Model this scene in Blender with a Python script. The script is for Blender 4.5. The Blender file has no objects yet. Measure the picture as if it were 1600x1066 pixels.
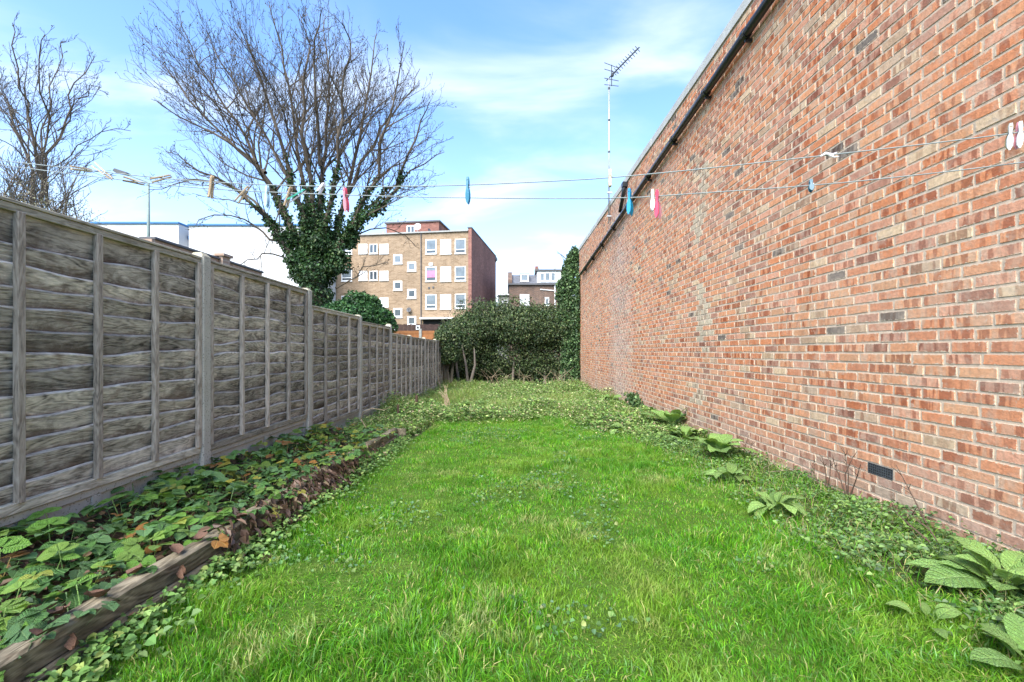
import bpy, math, random
import numpy as np
from mathutils import Vector, Matrix, Euler
random.seed(7); np.random.seed(7)
S = bpy.context.scene
COL = S.collection
H = 1.05                     # eye height above the lawn at the near end
F = 706.0                    # focal length in photo pixels
UX, UY = 797.0, 549.0        # where level lines along the garden meet

# ------------------------------------------------------------------ camera, sky, sun, exposure
cd = bpy.data.cameras.new('camera'); cam = bpy.data.objects.new('camera', cd); COL.objects.link(cam)
cam.location = (0, 0, H); cam.rotation_euler = (math.radians(90), 0, 0)
cd.sensor_width = 36; cd.lens = F/1600*36; cd.shift_x = 3/1600; cd.shift_y = 16/1600
cd.clip_start = 0.05; cd.clip_end = 3000
S.camera = cam
SUN_EL, SUN_AZ = math.radians(47), math.radians(203)    # azimuth clockwise from +Y
w = bpy.data.worlds.new('World'); S.world = w; w.use_nodes = True
wn, wl = w.node_tree.nodes, w.node_tree.links
bg = wn['Background']
sky = wn.new('ShaderNodeTexSky'); sky.sky_type = 'NISHITA'; sky.sun_disc = False
sky.sun_elevation = SUN_EL; sky.sun_rotation = SUN_AZ
sky.air_density = 1.0; sky.dust_density = 1.6; sky.ozone_density = 1.6; sky.altitude = 0
def wnode(t, **k):
    n = wn.new(t)
    for a, b in k.items(): setattr(n, a, b)
    return n
def wmath(op, a, b=None, c=None, clamp=False):
    n = wnode('ShaderNodeMath', operation=op); n.use_clamp = clamp
    for i, v in enumerate((a, b, c)):
        if v is None: continue
        if isinstance(v, (int, float)): n.inputs[i].default_value = v
        else: wl.new(v, n.inputs[i])
    return n.outputs[0]
tc = wnode('ShaderNodeTexCoord'); sx = wnode('ShaderNodeSeparateXYZ'); wl.new(tc.outputs['Generated'], sx.inputs[0])
zz = wmath('ADD', wmath('MAXIMUM', sx.outputs[2], 0.0), 0.22)
cb = wnode('ShaderNodeCombineXYZ')
wl.new(wmath('DIVIDE', sx.outputs[0], zz), cb.inputs[0]); wl.new(wmath('DIVIDE', sx.outputs[1], zz), cb.inputs[1])
mp = wnode('ShaderNodeMapping'); mp.inputs['Scale'].default_value = (0.85, 1.7, 1); mp.inputs['Rotation'].default_value = (0, 0, -0.25)
mp.inputs['Location'].default_value = (3.1, 1.7, 0)
wl.new(cb.outputs[0], mp.inputs[0])
nz = wnode('ShaderNodeTexNoise'); nz.inputs['Scale'].default_value = 1.5; nz.inputs['Detail'].default_value = 7
nz.inputs['Roughness'].default_value = 0.5; nz.inputs['Distortion'].default_value = 0.5
wl.new(mp.outputs[0], nz.inputs['Vector'])
cl = wnode('ShaderNodeValToRGB'); cl.color_ramp.interpolation = 'EASE'
cl.color_ramp.elements[0].position = 0.46; cl.color_ramp.elements[0].color = (0, 0, 0, 1)
cl.color_ramp.elements[1].position = 0.82; cl.color_ramp.elements[1].color = (1, 1, 1, 1)
wl.new(nz.outputs[0], cl.inputs[0])
# thin veil of cloud that thickens towards the horizon all the way round
veil = wmath('POWER', wmath('SUBTRACT', 1.0, wmath('MINIMUM', wmath('MAXIMUM', sx.outputs[2], 0.0), 1.0)), 4.6)
fac = wmath('ADD', wmath('MULTIPLY', cl.outputs[0], 0.7), wmath('MULTIPLY', veil, 0.98), clamp=True)
mx = wnode('ShaderNodeMix', data_type='RGBA'); wl.new(fac, mx.inputs[0])
tint = wnode('ShaderNodeMix', data_type='RGBA', blend_type='MULTIPLY'); tint.inputs[0].default_value = 1
wl.new(sky.outputs[0], tint.inputs[6]); tint.inputs[7].default_value = (1.12, 1.52, 1.92, 1)
wl.new(tint.outputs[2], mx.inputs[6]); mx.inputs[7].default_value = (5.6, 5.9, 6.1, 1)
wl.new(mx.outputs[2], bg.inputs[0]); bg.inputs[1].default_value = 0.062
sd = bpy.data.lights.new('sun', 'SUN'); sun = bpy.data.objects.new('sun', sd); COL.objects.link(sun)
sd.energy = 2.0; sd.angle = math.radians(45); sd.color = (1, 0.93, 0.84)
sdir = Vector((math.sin(SUN_AZ)*math.cos(SUN_EL), math.cos(SUN_AZ)*math.cos(SUN_EL), math.sin(SUN_EL)))
sun.rotation_euler = sdir.to_track_quat('Z', 'Y').to_euler(); sun.location = sdir*60
S.view_settings.view_transform = 'Standard'; S.view_settings.look = 'None'
S.view_settings.exposure = 2.1; S.view_settings.gamma = 1; S.view_settings.use_curve_mapping = False
S.cycles.max_bounces = 6; S.cycles.diffuse_bounces = 3; S.cycles.transparent_max_bounces = 6

# ------------------------------------------------------------------ helpers
def P(px, py, d):                                       # photo pixel at depth d -> point
    return Vector(((px-UX)/F*d, d, H-(py-UY)/F*d))
WX = 2.71
def wall_at(px, py):                                    # photo pixel on the brick wall -> depth, height
    d = WX*F/(px-UX); return d, H-(py-UY)/F*d
def gz(x, y):                                           # height of the ground
    x = np.asarray(x, float); y = np.asarray(y, float)
    g = -0.0205*np.clip(y, -6, 24)
    g = g+0.012*np.sin(2.1*x+1.3*y+.4)+0.010*np.sin(-3.3*x+2.2*y)+0.007*np.sin(5.1*x+4.4*y+1)
    return g
def tag(o, label=None, cat=None, group=None, kind=None):
    if label: o['label'] = label
    if cat: o['category'] = cat
    if group: o['group'] = group
    if kind: o['kind'] = kind
    return o
def empty(name, loc=(0, 0, 0), rz=0, label=None, cat=None, group=None):
    o = bpy.data.objects.new(name, None); o.location = loc; o.rotation_euler = (0, 0, rz); o.empty_display_size = .1
    COL.objects.link(o); return tag(o, label, cat, group)
def wloc(o):
    v = Vector(o.location)
    while o.parent: o = o.parent; v += Vector(o.location)
    return v
def link(name, me, parent=None, local=False):
    o = bpy.data.objects.new(name, me); COL.objects.link(o)
    if parent: o.parent = parent
    return o
def np_mesh(name, V, faces_flat, loop_tot, m, col=None, smooth=False, seed=None):
    me = bpy.data.meshes.new(name); V = np.asarray(V, np.float32)
    me.vertices.add(len(V)); me.vertices.foreach_set('co', V.ravel())
    ff = np.asarray(faces_flat, np.int32); lt = np.asarray(loop_tot, np.int32)
    me.loops.add(len(ff)); me.loops.foreach_set('vertex_index', ff)
    me.polygons.add(len(lt)); me.polygons.foreach_set('loop_start', np.concatenate([[0], np.cumsum(lt)[:-1]]).astype(np.int32))
    me.polygons.foreach_set('loop_total', lt)
    me.polygons.foreach_set('use_smooth', np.full(len(lt), bool(smooth)))
    if col is not None:
        a = me.attributes.new('col', 'FLOAT_COLOR', 'POINT'); c = np.ones((len(V), 4), np.float32); c[:, :3] = col
        a.data.foreach_set('color', c.ravel())
    if seed is not None:
        a = me.attributes.new('bvec', 'FLOAT_VECTOR', 'POINT'); a.data.foreach_set('vector', np.asarray(seed, np.float32).ravel())
    me.update(calc_edges=True); me.materials.append(m); return me
class MB:                                               # collects shapes, becomes ONE mesh
    def __init__(s): s.v = []; s.f = []
    def add(s, vs, fs):
        b = len(s.v); s.v += [tuple(v) for v in vs]; s.f += [tuple(b+i for i in f) for f in fs]; return s
    def box(s, a, b, ch=0.0):
        x0, y0, z0 = [min(a[i], b[i]) for i in range(3)]; x1, y1, z1 = [max(a[i], b[i]) for i in range(3)]
        if ch <= 0:
            return s.add([(x0,y0,z0),(x1,y0,z0),(x1,y1,z0),(x0,y1,z0),(x0,y0,z1),(x1,y0,z1),(x1,y1,z1),(x0,y1,z1)],
                         [(3,2,1,0),(4,5,6,7),(0,1,5,4),(1,2,6,5),(2,3,7,6),(3,0,4,7)])
        c = ch                                           # chamfered along every edge by cutting the corners
        v = []; idx = {}
        for i in (0, 1):
            for j in (0, 1):
                for k in (0, 1):
                    X, Y, Z = (x0, x1)[i], (y0, y1)[j], (z0, z1)[k]
                    sx, sy, sz = (1, -1)[i]*c, (1, -1)[j]*c, (1, -1)[k]*c
                    idx[i,j,k] = len(v); v += [(X, Y+sy, Z+sz), (X+sx, Y, Z+sz), (X+sx, Y+sy, Z)]
        f = []
        I = lambda i, j, k, a: idx[i,j,k]+a
        f += [(I(0,0,0,0), I(0,0,1,0), I(0,1,1,0), I(0,1,0,0)), (I(1,0,0,0), I(1,1,0,0), I(1,1,1,0), I(1,0,1,0))]
        f += [(I(0,0,0,1), I(1,0,0,1), I(1,0,1,1), I(0,0,1,1)), (I(0,1,0,1), I(0,1,1,1), I(1,1,1,1), I(1,1,0,1))]
        f += [(I(0,0,0,2), I(0,1,0,2), I(1,1,0,2), I(1,0,0,2)), (I(0,0,1,2), I(1,0,1,2), I(1,1,1,2), I(0,1,1,2))]
        for j in (0, 1):
            for k in (0, 1):
                q = (I(0,j,k,1), I(1,j,k,1), I(1,j,k,2), I(0,j,k,2)); f.append(q)
        for i in (0, 1):
            for k in (0, 1): f.append((I(i,0,k,0), I(i,1,k,0), I(i,1,k,2), I(i,0,k,2)))
        for i in (0, 1):
            for j in (0, 1): f.append((I(i,j,0,0), I(i,j,1,0), I(i,j,1,1), I(i,j,0,1)))
        for i in (0, 1):
            for j in (0, 1):
                for k in (0, 1): f.append((I(i,j,k,0), I(i,j,k,1), I(i,j,k,2)))
        return s.add(v, f)
    def tube(s, pts, rad, n=6, cap=True):
        pts = [Vector(p) for p in pts]; rs = rad if isinstance(rad, (list, tuple)) else [rad]*len(pts)
        ring = []; b = len(s.v); up = None
        for i, p in enumerate(pts):
            t = (pts[min(i+1, len(pts)-1)]-pts[max(i-1, 0)])
            if t.length < 1e-9: t = Vector((0, 0, 1))
            t.normalize()
            if up is None: up = t.orthogonal().normalized()
            up = (up-t*up.dot(t))
            if up.length < 1e-6: up = t.orthogonal()
            up.normalize(); bn = t.cross(up)
            for k in range(n):
                a = 2*math.pi*k/n; q = p+(up*math.cos(a)+bn*math.sin(a))*rs[i]; s.v.append((q.x, q.y, q.z))
        for i in range(len(pts)-1):
            for k in range(n):
                k2 = (k+1) % n; s.f.append((b+i*n+k, b+i*n+k2, b+(i+1)*n+k2, b+(i+1)*n+k))
        if cap and n > 2:
            s.f.append(tuple(b+k for k in reversed(range(n)))); s.f.append(tuple(b+(len(pts)-1)*n+k for k in range(n)))
        return s
    def prism(s, poly, axis, lo, hi):                    # poly: 2-D outline, extruded along axis
        def mk(p, h):
            return {'x': (h, p[0], p[1]), 'y': (p[0], h, p[1]), 'z': (p[0], p[1], h)}[axis]
        n = len(poly); vs = [mk(p, lo) for p in poly]+[mk(p, hi) for p in poly]
        return s.add(vs, [tuple(range(n)), tuple(reversed(range(n, 2*n)))]+[(i, i+n, (i+1) % n+n, (i+1) % n) for i in range(n)])
    def build(s, name, m, parent=None, smooth=False, local=False, fix=True):
        off = wloc(parent) if (parent and not local) else Vector((0, 0, 0))
        me = bpy.data.meshes.new(name); me.from_pydata([(v[0]-off.x, v[1]-off.y, v[2]-off.z) for v in s.v], [], s.f)
        if fix:
            import bmesh
            bm = bmesh.new(); bm.from_mesh(me); bmesh.ops.recalc_face_normals(bm, faces=bm.faces); bm.to_mesh(me); bm.free()
        if smooth: me.polygons.foreach_set('use_smooth', [True]*len(me.polygons))
        me.materials.append(m); me.update(); return link(name, me, parent)

# ------------------------------------------------------------------ materials
class N:
    def __init__(s, name):
        s.m = bpy.data.materials.new(name); s.m.use_nodes = True; s.t = s.m.node_tree
        s.b = s.t.nodes['Principled BSDF']; s.out = s.t.nodes['Material Output']
    def n(s, typ, ins=None, **k):
        o = s.t.nodes.new(typ)
        for a, v in k.items(): setattr(o, a, v)
        for a, v in (ins or {}).items(): s.set(o.inputs[a], v)
        return o
    def set(s, i, v):
        if hasattr(v, 'is_linked'): s.t.links.new(v, i)
        else:
            if isinstance(v, (tuple, list)) and len(v) == 3 and i.type == 'RGBA': v = (*v, 1)
            i.default_value = v
    def math(s, op, a, b=0.0, clamp=False):
        o = s.n('ShaderNodeMath', operation=op); o.use_clamp = clamp; s.set(o.inputs[0], a); s.set(o.inputs[1], b); return o.outputs[0]
    def mix(s, f, a, b, mode='MIX'):
        o = s.n('ShaderNodeMix', data_type='RGBA', blend_type=mode); s.set(o.inputs[0], f); s.set(o.inputs[6], a); s.set(o.inputs[7], b); return o.outputs[2]
    def ramp(s, f, stops, ease=False):
        o = s.n('ShaderNodeValToRGB'); s.set(o.inputs[0], f); r = o.color_ramp
        if ease: r.interpolation = 'EASE'
        while len(r.elements) < len(stops): r.elements.new(0.5)
        for e, (p, c) in zip(r.elements, stops):
            e.position = p; e.color = (c, c, c, 1) if isinstance(c, (int, float)) else (*c, 1)
        return o.outputs[0]
    def noise(s, vec, scale, detail=4, rough=.55, dist=0.0):
        return s.n('ShaderNodeTexNoise', {'Vector': vec, 'Scale': scale, 'Detail': detail, 'Roughness': rough, 'Distortion': dist}).outputs[0]
    def mapping(s, vec, scale=(1, 1, 1), loc=(0, 0, 0)):
        o = s.n('ShaderNodeMapping', {'Vector': vec, 'Scale': scale}); s.set(o.inputs['Location'], loc); return o.outputs[0]
    def coord(s, w='Object'): return s.n('ShaderNodeTexCoord').outputs[w]
    def rand(s): return s.n('ShaderNodeObjectInfo').outputs['Random']
    def bump(s, h, st=.3, d=.01):
        o = s.n('ShaderNodeBump', {'Height': h, 'Strength': st, 'Distance': d}); s.t.links.new(o.outputs[0], s.b.inputs['Normal']); return o
    def fin(s, col, rough=.8, spec=.3):
        s.set(s.b.inputs['Base Color'], col); s.set(s.b.inputs['Roughness'], rough); s.b.inputs['Specular IOR Level'].default_value = spec; return s.m
def plain(name, c, rough=.7, var=.15, sc=6, spec=.3, metal=0, bump=0):
    k = N(name); v = k.coord('Object'); t = k.noise(v, sc, 5)
    f = k.ramp(t, [(.3, 1-var), (.7, 1+var*.6)])
    k.b.inputs['Metallic'].default_value = metal
    if bump: k.bump(k.noise(v, sc*6, 4), bump, .01)
    return k.fin(k.mix(1, c, f, 'MULTIPLY'), rough, spec)
def seeded(k, vec, amt=60.0):
    r = k.rand(); c = k.n('ShaderNodeCombineXYZ', {'X': k.math('MULTIPLY', r, amt), 'Y': k.math('MULTIPLY', r, amt*1.7), 'Z': k.math('MULTIPLY', r, amt*.6)})
    o = k.n('ShaderNodeVectorMath', {0: vec, 1: c.outputs[0]}, operation='ADD'); return o.outputs[0]
def wood(name, axis, dark, mid, light, brown=(.17, .105, .065), stain=.6, grain=1.0, graded=False):
    k = N(name); v = seeded(k, k.coord('Object'))
    L, T = 8*grain, 46*grain
    sc = {'x': (L, T, T), 'y': (T, L, T), 'z': (T, T, L)}[axis]
    lo = {'x': (2.6, 9, 9), 'y': (9, 2.6, 9), 'z': (9, 9, 2.6)}[axis]
    g = k.noise(k.mapping(v, sc), 1.0, 6, .65, 1.2)
    g2 = k.noise(k.mapping(v, tuple(a*3.1 for a in sc)), 1.0, 3, .6)
    big = k.noise(k.mapping(v, lo), 1.0, 4, .6, .8)
    st = k.noise(v, 3.2, 5, .65, .6)
    rg_ = k.noise(k.mapping(v, tuple(a*.18 for a in sc)), 1.0, 3, .5, .6)
    ring = k.math('ADD', k.math('MULTIPLY', k.math('SINE', k.math('MULTIPLY', rg_, 75.0)), .5), .5)
    gg = k.math('ADD', k.math('MULTIPLY', g, .34), k.math('ADD', k.math('MULTIPLY', ring, .13), k.math('ADD', k.math('MULTIPLY', g2, .26), k.math('MULTIPLY', big, .42))))
    col = k.ramp(gg, [(.40, dark), (.56, mid), (.74, light)])
    col = k.mix(k.ramp(st, [(.52, 0.0), (.72, stain)]), col, dark)
    br = k.noise(seeded(k, v, 20), 4.5, 4, .6, .4)
    if graded:
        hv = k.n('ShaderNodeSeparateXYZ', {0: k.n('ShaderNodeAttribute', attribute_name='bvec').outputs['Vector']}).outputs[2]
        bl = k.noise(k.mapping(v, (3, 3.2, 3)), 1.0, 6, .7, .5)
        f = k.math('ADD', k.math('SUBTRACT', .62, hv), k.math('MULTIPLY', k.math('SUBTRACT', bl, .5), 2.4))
        col = k.mix(k.ramp(f, [(.12, 0.0), (.62, .85)]), col, k.mix(bl, (.032, .027, .022), (.20, .152, .112)))  # darker brown towards the bottom of the board, broken up by noise
        col = k.mix(k.ramp(hv, [(.90, 0.0), (.97, .35)]), col, (.56, .51, .42))  # paler along the top edge of the board
    col = k.mix(k.ramp(br, [(.6, 0.0), (.78, .75)]), col, brown)
    tone = k.ramp(k.rand(), [(0, .62), (1, 1.22)])
    col = k.mix(1, col, tone, 'MULTIPLY')
    k.bump(k.math('ADD', k.math('MULTIPLY', g, .7), k.math('ADD', k.math('MULTIPLY', g2, .4), k.math('MULTIPLY', ring, .25))), .6, .006)
    return k.fin(col, .88, .15)
M = {}
GREYS = ((.075, .066, .056), (.43, .395, .34), (.75, .695, .61))
M['board'] = wood('weathered_board', 'y', *GREYS, graded=True)
M['batten'] = wood('weathered_batten', 'z', (.18, .15, .12), (.44, .375, .30), (.60, .52, .43), stain=.2)
M['rail'] = wood('weathered_rail', 'y', (.19, .165, .12), (.42, .38, .295), (.60, .55, .43), stain=.25, brown=(.17, .15, .09))
M['sleeper'] = wood('sleeper_wood', 'y', (.045, .034, .024), (.145, .12, .08), (.30, .25, .17), stain=.45)
M['pegwood'] = wood('peg_wood', 'z', (.25, .17, .1), (.46, .35, .22), (.62, .5, .34), stain=.15)
def concrete(name, c, dirt=(.12, .12, .09)):
    k = N(name); v = seeded(k, k.coord('Object'))
    n1 = k.noise(v, 6, 6, .6); sp = k.noise(v, 90, 2, .5)
    col = k.mix(k.ramp(n1, [(.35, 0.0), (.75, .6)]), c, tuple(a*.68 for a in c))
    col = k.mix(k.ramp(sp, [(.60, 0.0), (.68, .75)]), col, dirt)
    col = k.mix(k.ramp(k.noise(v, 2.3, 5, .7, .5), [(.55, 0.0), (.78, .5)]), col, (.15, .15, .10))
    k.bump(sp, .35, .004); return k.fin(col, .9, .2)
M['concrete'] = concrete('cast_concrete', (.50, .47, .395))
M['gravel_board'] = concrete('gravel_board_concrete', (.44, .42, .355), (.14, .13, .09))
M['cap_mortar'] = concrete('post_cap_mortar', (.40, .36, .26))
M['coping'] = concrete('coping_stone', (.52, .51, .47), (.12, .12, .10))
# bricks: each carries its own tint and its own length-wise coordinate
k = N('brick'); at = k.n('ShaderNodeAttribute', attribute_name='col'); bv = k.n('ShaderNodeAttribute', attribute_name='bvec')
pos = k.coord('Object'); sp = k.n('ShaderNodeSeparateXYZ', {0: bv.outputs['Vector']})
bu = k.n('ShaderNodeCombineXYZ', {'X': k.math('MULTIPLY', sp.outputs[0], 15), 'Y': k.math('MULTIPLY', sp.outputs[1], 2.2), 'Z': k.math('MULTIPLY', sp.outputs[2], 91.0)})
band = k.noise(bu.outputs[0], 1.0, 2, .5)
amt = k.ramp(k.math('FRACT', k.math('MULTIPLY', sp.outputs[2], 7.31)), [(.2, 0.15), (.6, 1.0)])
b1 = k.math('MULTIPLY', k.ramp(band, [(.50, 0.0), (.54, .95)]), amt)
b2 = k.math('MULTIPLY', k.ramp(band, [(.40, .75), (.46, 0.0)]), amt)
col = k.mix(b1, at.outputs['Color'], k.mix(1, at.outputs['Color'], (.56, .42, .38), 'MULTIPLY'))
col = k.mix(b2, col, k.mix(.55, at.outputs['Color'], (.50, .36, .25)))
eu = k.math('MINIMUM', sp.outputs[0], k.math('SUBTRACT', .214, sp.outputs[0])); ev = k.math('MINIMUM', sp.outputs[1], k.math('SUBTRACT', .0645, sp.outputs[1]))
ed = k.math('MULTIPLY', k.math('MINIMUM', eu, ev), 100.0)
rag = k.noise(pos, 42, 5, .7)
edge = k.ramp(k.math('SUBTRACT', k.math('MULTIPLY', k.math('SUBTRACT', rag, .38), 4.5), ed), [(0.0, 0.0), (.35, .85)])
fine = k.noise(pos, 38, 6, .7); mid = k.noise(pos, 9, 4, .6); big = k.noise(pos, 1.1, 4, .6)
col = k.mix(1, col, k.ramp(fine, [(.3, .72), (.7, 1.22)]), 'MULTIPLY')
col = k.mix(k.ramp(mid, [(.52, 0.0), (.75, .55)]), col, (.50, .38, .28))
col = k.mix(k.ramp(k.noise(pos, 26, 5, .75), [(.62, 0.0), (.72, .65)]), col, (.12, .09, .08))
col = k.mix(k.ramp(k.noise(pos, 13, 6, .75), [(.60, 0.0), (.68, .55)]), col, (.60, .50, .38))
col = k.mix(k.ramp(k.noise(pos, .55, 6, .65, .6), [(.46, 0.0), (.68, .62)]), col, k.mix(.3, col, (.64, .48, .35)))
col = k.mix(k.ramp(k.noise(k.mapping(pos, (1, 1.1, .45)), 1.3, 6, .7, .4), [(.54, 0.0), (.74, .55)]), col, k.mix(1, col, (.50, .47, .46), 'MULTIPLY'))
col = k.mix(edge, col, (.60, .475, .345))
sm = k.noise(k.mapping(pos, (70, 70, 70)), 1, 2)
k.bump(k.math('ADD', fine, k.math('MULTIPLY', sm, .5)), .5, .006)
M['brick'] = k.fin(col, .88, .2)
k = N('mortar'); v = k.coord('Object'); n1 = k.noise(v, 30, 5, .7); n2 = k.noise(v, 1.4, 5, .6)
c = k.ramp(n1, [(.3, (.49, .36, .25)), (.7, (.68, .53, .39))]); c = k.mix(k.ramp(n2, [(.5, 0.0), (.75, .5)]), c, (.42, .36, .28))
k.bump(n1, .6, .006); M['mortar'] = k.fin(c, .95, .1)
k = N('mortar_smear'); v = k.coord('Object'); n1 = k.noise(v, 14, 6, .7)
c = k.ramp(n1, [(.3, (.40, .33, .21)), (.7, (.60, .51, .34))]); k.bump(n1, .5, .01); M['smear'] = k.fin(c, .95, .1)
M['black_pipe'] = plain('black_pipe_plastic', (.018, .02, .022), .3, .3, 5, .5)
M['iron'] = plain('dark_iron', (.035, .032, .03), .6, .3, 20, .4)
M['galv'] = plain('galvanised_metal', (.50, .52, .54), .38, .15, 8, .5, .6)
M['alu_dark'] = plain('weathered_aluminium', (.06, .065, .07), .5, .2, 8, .4)
def leafmat(name, rough=.5, trans=.22, spec=.4, vein=False, tintvar=.25):
    k = N(name); a = k.n('ShaderNodeAttribute', attribute_name='col').outputs['Color']
    v = k.coord('Object'); col = k.mix(1, a, k.ramp(k.noise(v, 60 if vein else 14, 4, .6), [(.3, 1-tintvar), (.7, 1+tintvar)]), 'MULTIPLY')
    if vein:
        r = k.rand(); col = k.mix(1, col, k.ramp(r, [(0, .75), (.5, 1.0), (1, 1.3)]), 'MULTIPLY')
        lc = k.n('ShaderNodeSeparateXYZ', {0: k.n('ShaderNodeAttribute', attribute_name='bvec').outputs['Vector']})
        au = k.math('ABSOLUTE', lc.outputs[0]); ph = k.math('SUBTRACT', lc.outputs[1], k.math('MULTIPLY', au, .17))
        side = k.math('ABSOLUTE', k.math('SUBTRACT', k.math('FRACT', k.math('MULTIPLY', ph, 8.5)), .5))
        vv = k.math('MINIMUM', k.math('MULTIPLY', k.math('SUBTRACT', .5, side), 1.2), k.math('MULTIPLY', au, 1.6))
        pk = k.n('ShaderNodeTexVoronoi', {'Vector': v, 'Scale': 26.0}, feature='DISTANCE_TO_EDGE').outputs['Distance']
        k.bump(k.math('ADD', k.ramp(vv, [(0, 0.0), (.28, 1.0)]), k.math('MULTIPLY', k.ramp(pk, [(0, 0.0), (.2, 1.0)]), .5)), .7, .02)
        col = k.mix(k.ramp(vv, [(0, .55), (.13, 0.0)]), col, k.mix(.6, col, (.32, .42, .18)))
        col = k.mix(k.ramp(k.noise(v, 7, 4, .6), [(.55, 0.0), (.75, .5)]), col, k.mix(1, col, (1.5, 1.25, .8), 'MULTIPLY'))
    m = k.fin(col, rough, spec)
    tb = k.n('ShaderNodeBsdfTranslucent', {'Color': k.mix(1, col, (1.25, 1.3, .6), 'MULTIPLY')})
    ms = k.n('ShaderNodeMixShader', {0: trans}); k.t.links.new(k.b.outputs[0], ms.inputs[1]); k.t.links.new(tb.outputs[0], ms.inputs[2])
    k.t.links.new(ms.outputs[0], k.out.inputs[0]); return m
M['grass'] = leafmat('grass_blade', .5, .35, .25)
M['leaf'] = leafmat('small_leaf', .5, .25, .3)
M['gloss_leaf'] = leafmat('glossy_leaf', .48, .2, .35)
M['big_leaf'] = leafmat('broad_leaf', .5, .2, .35, vein=True, tintvar=.15)
k = N('soil'); v = k.coord('Object'); n1 = k.noise(v, 9, 7, .7); n2 = k.noise(v, 60, 4, .7)
c = k.ramp(n1, [(.3, (.028, .020, .013)), (.6, (.07, .05, .033)), (.8, (.14, .105, .07))]); c = k.mix(k.ramp(n2, [(.6, 0.0), (.75, .6)]), c, (.2, .15, .09))
k.bump(k.math('ADD', n1, n2), .8, .03); M['soil'] = k.fin(c, .95, .1)
k = N('ground_earth'); v = k.coord('Object'); n1 = k.noise(v, 3, 7, .7); n2 = k.noise(v, 45, 4, .7)
c = k.ramp(n1, [(.35, (.05, .055, .022)), (.55, (.055, .075, .022)), (.75, (.10, .085, .045))]); c = k.mix(k.ramp(n2, [(.5, 0.0), (.75, .6)]), c, (.05, .04, .022))
k.bump(n2, .7, .02); M['ground'] = k.fin(c, .95, .1)
k = N('lawn_thatch'); v = k.coord('Object'); n1 = k.noise(v, 5, 6, .7); n2 = k.noise(v, 70, 4, .7)
c = k.ramp(n1, [(.35, (.05, .11, .012)), (.6, (.085, .15, .02)), (.78, (.15, .16, .045))]); c = k.mix(k.ramp(n2, [(.5, 0.0), (.75, .6)]), c, (.03, .03, .012))
k.bump(n2, .8, .02); M['lawn'] = k.fin(c, .95, .1)
k = N('bark'); v = k.coord('Object'); n1 = k.noise(k.mapping(v, (6, 6, 1.3)), 1, 6, .7); n2 = k.noise(v, .8, 3)
c = k.ramp(n1, [(.3, (.045, .037, .031)), (.6, (.13, .11, .085)), (.8, (.23, .20, .15))]); c = k.mix(k.ramp(n2, [(.45, 0.0), (.7, .5)]), c, (.10, .11, .055))
k.bump(n1, .6, .03); M['bark'] = k.fin(c, .9, .15)
M['twig'] = plain('twig_bark', (.10, .080, .060), .85, .3, 2, .15)
M['pale_twig'] = plain('pale_twig_bark', (.15, .125, .10), .85, .3, 2, .15)
M['dead_stem'] = plain('dead_stem', (.36, .28, .18), .85, .3, 6, .15)
M['brown_stem'] = plain('brown_stem', (.10, .065, .045), .8, .3, 6, .2)
k = N('dead_leaf'); v = seeded(k, k.coord('Object')); n1 = k.noise(v, 25, 5, .6)
M['dead_leaf'] = k.fin(k.ramp(n1, [(.3, (.055, .03, .02)), (.55, (.13, .07, .045)), (.8, (.24, .14, .085))]), .75, .25)

# far building materials
def brickwork(name, a, b, mor, sc, axis_swap=False, shift=0.0):
    k = N(name); v = k.coord('Object'); s = k.n('ShaderNodeSeparateXYZ', {0: v})
    u = k.math('ADD', s.outputs[0], s.outputs[1])
    c = k.n('ShaderNodeCombineXYZ', {'X': u, 'Y': s.outputs[2]})
    t = k.n('ShaderNodeTexBrick', {'Vector': c.outputs[0], 'Color1': (*a, 1), 'Color2': (*b, 1), 'Mortar': (*mor, 1), 'Scale': 1.0, 'Mortar Size': .010, 'Brick Width': .225*sc, 'Row Height': .075*sc, 'Bias': 0.0})
    n1 = k.noise(v, .35, 5, .6); n2 = k.noise(v, 3.5, 3, .6)
    col = k.mix(1, t.outputs['Color'], k.ramp(n1, [(.35, .8), (.7, 1.12)]), 'MULTIPLY')
    col = k.mix(1, col, k.ramp(n2, [(.3, .86), (.7, 1.12)]), 'MULTIPLY')
    return k.fin(col, .9, .15)
M['buff'] = brickwork('buff_brickwork', (.34, .24, .155), (.245, .165, .10), (.37, .30, .22), 1.6)
M['redbrick'] = brickwork('red_brickwork', (.30, .135, .105), (.22, .095, .075), (.30, .2, .16), 1.6)
M['housebrick'] = brickwork('brown_brickwork', (.17, .105, .075), (.11, .075, .06), (.22, .18, .15), 1.6)
M['stock'] = brickwork('garden_brickwork', (.46, .33, .25), (.36, .24, .17), (.5, .42, .33), 1.0)
M['white_paint'] = plain('white_paint', (.80, .80, .79), .5, .06, 3)
M['render_white'] = plain('white_render', (.60, .60, .60), .8, .2, .5)
M['cream_render'] = plain('cream_render', (.70, .62, .50), .85, .12, 2)
M['blue_trim'] = plain('blue_trim', (.05, .17, .36), .5, .12, 2)
M['slate'] = plain('roof_slate', (.13, .135, .15), .6, .25, 3)
M['lead'] = plain('lead_flashing', (.10, .10, .105), .6, .2, 2)
M['grey_trim'] = plain('grey_roof_trim', (.33, .33, .31), .7, .15, 2)
M['pane'] = plain('window_glass', (.16, .19, .21), .08, .35, 1.2, .8)
M['pane_dark'] = plain('dark_window_glass', (.06, .075, .085), .08, .35, 1.2, .8)
M['curtain'] = plain('pink_curtain', (.62, .22, .36), .8, .25, 4)
M['blind'] = plain('white_blind', (.74, .74, .75), .7, .05, 2)
M['dark_void'] = plain('dark_opening', (.02, .02, .02), .9, .1, 2)
M['brown_fence'] = plain('brown_fence_wood', (.085, .05, .04), .85, .35, 4)
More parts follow.
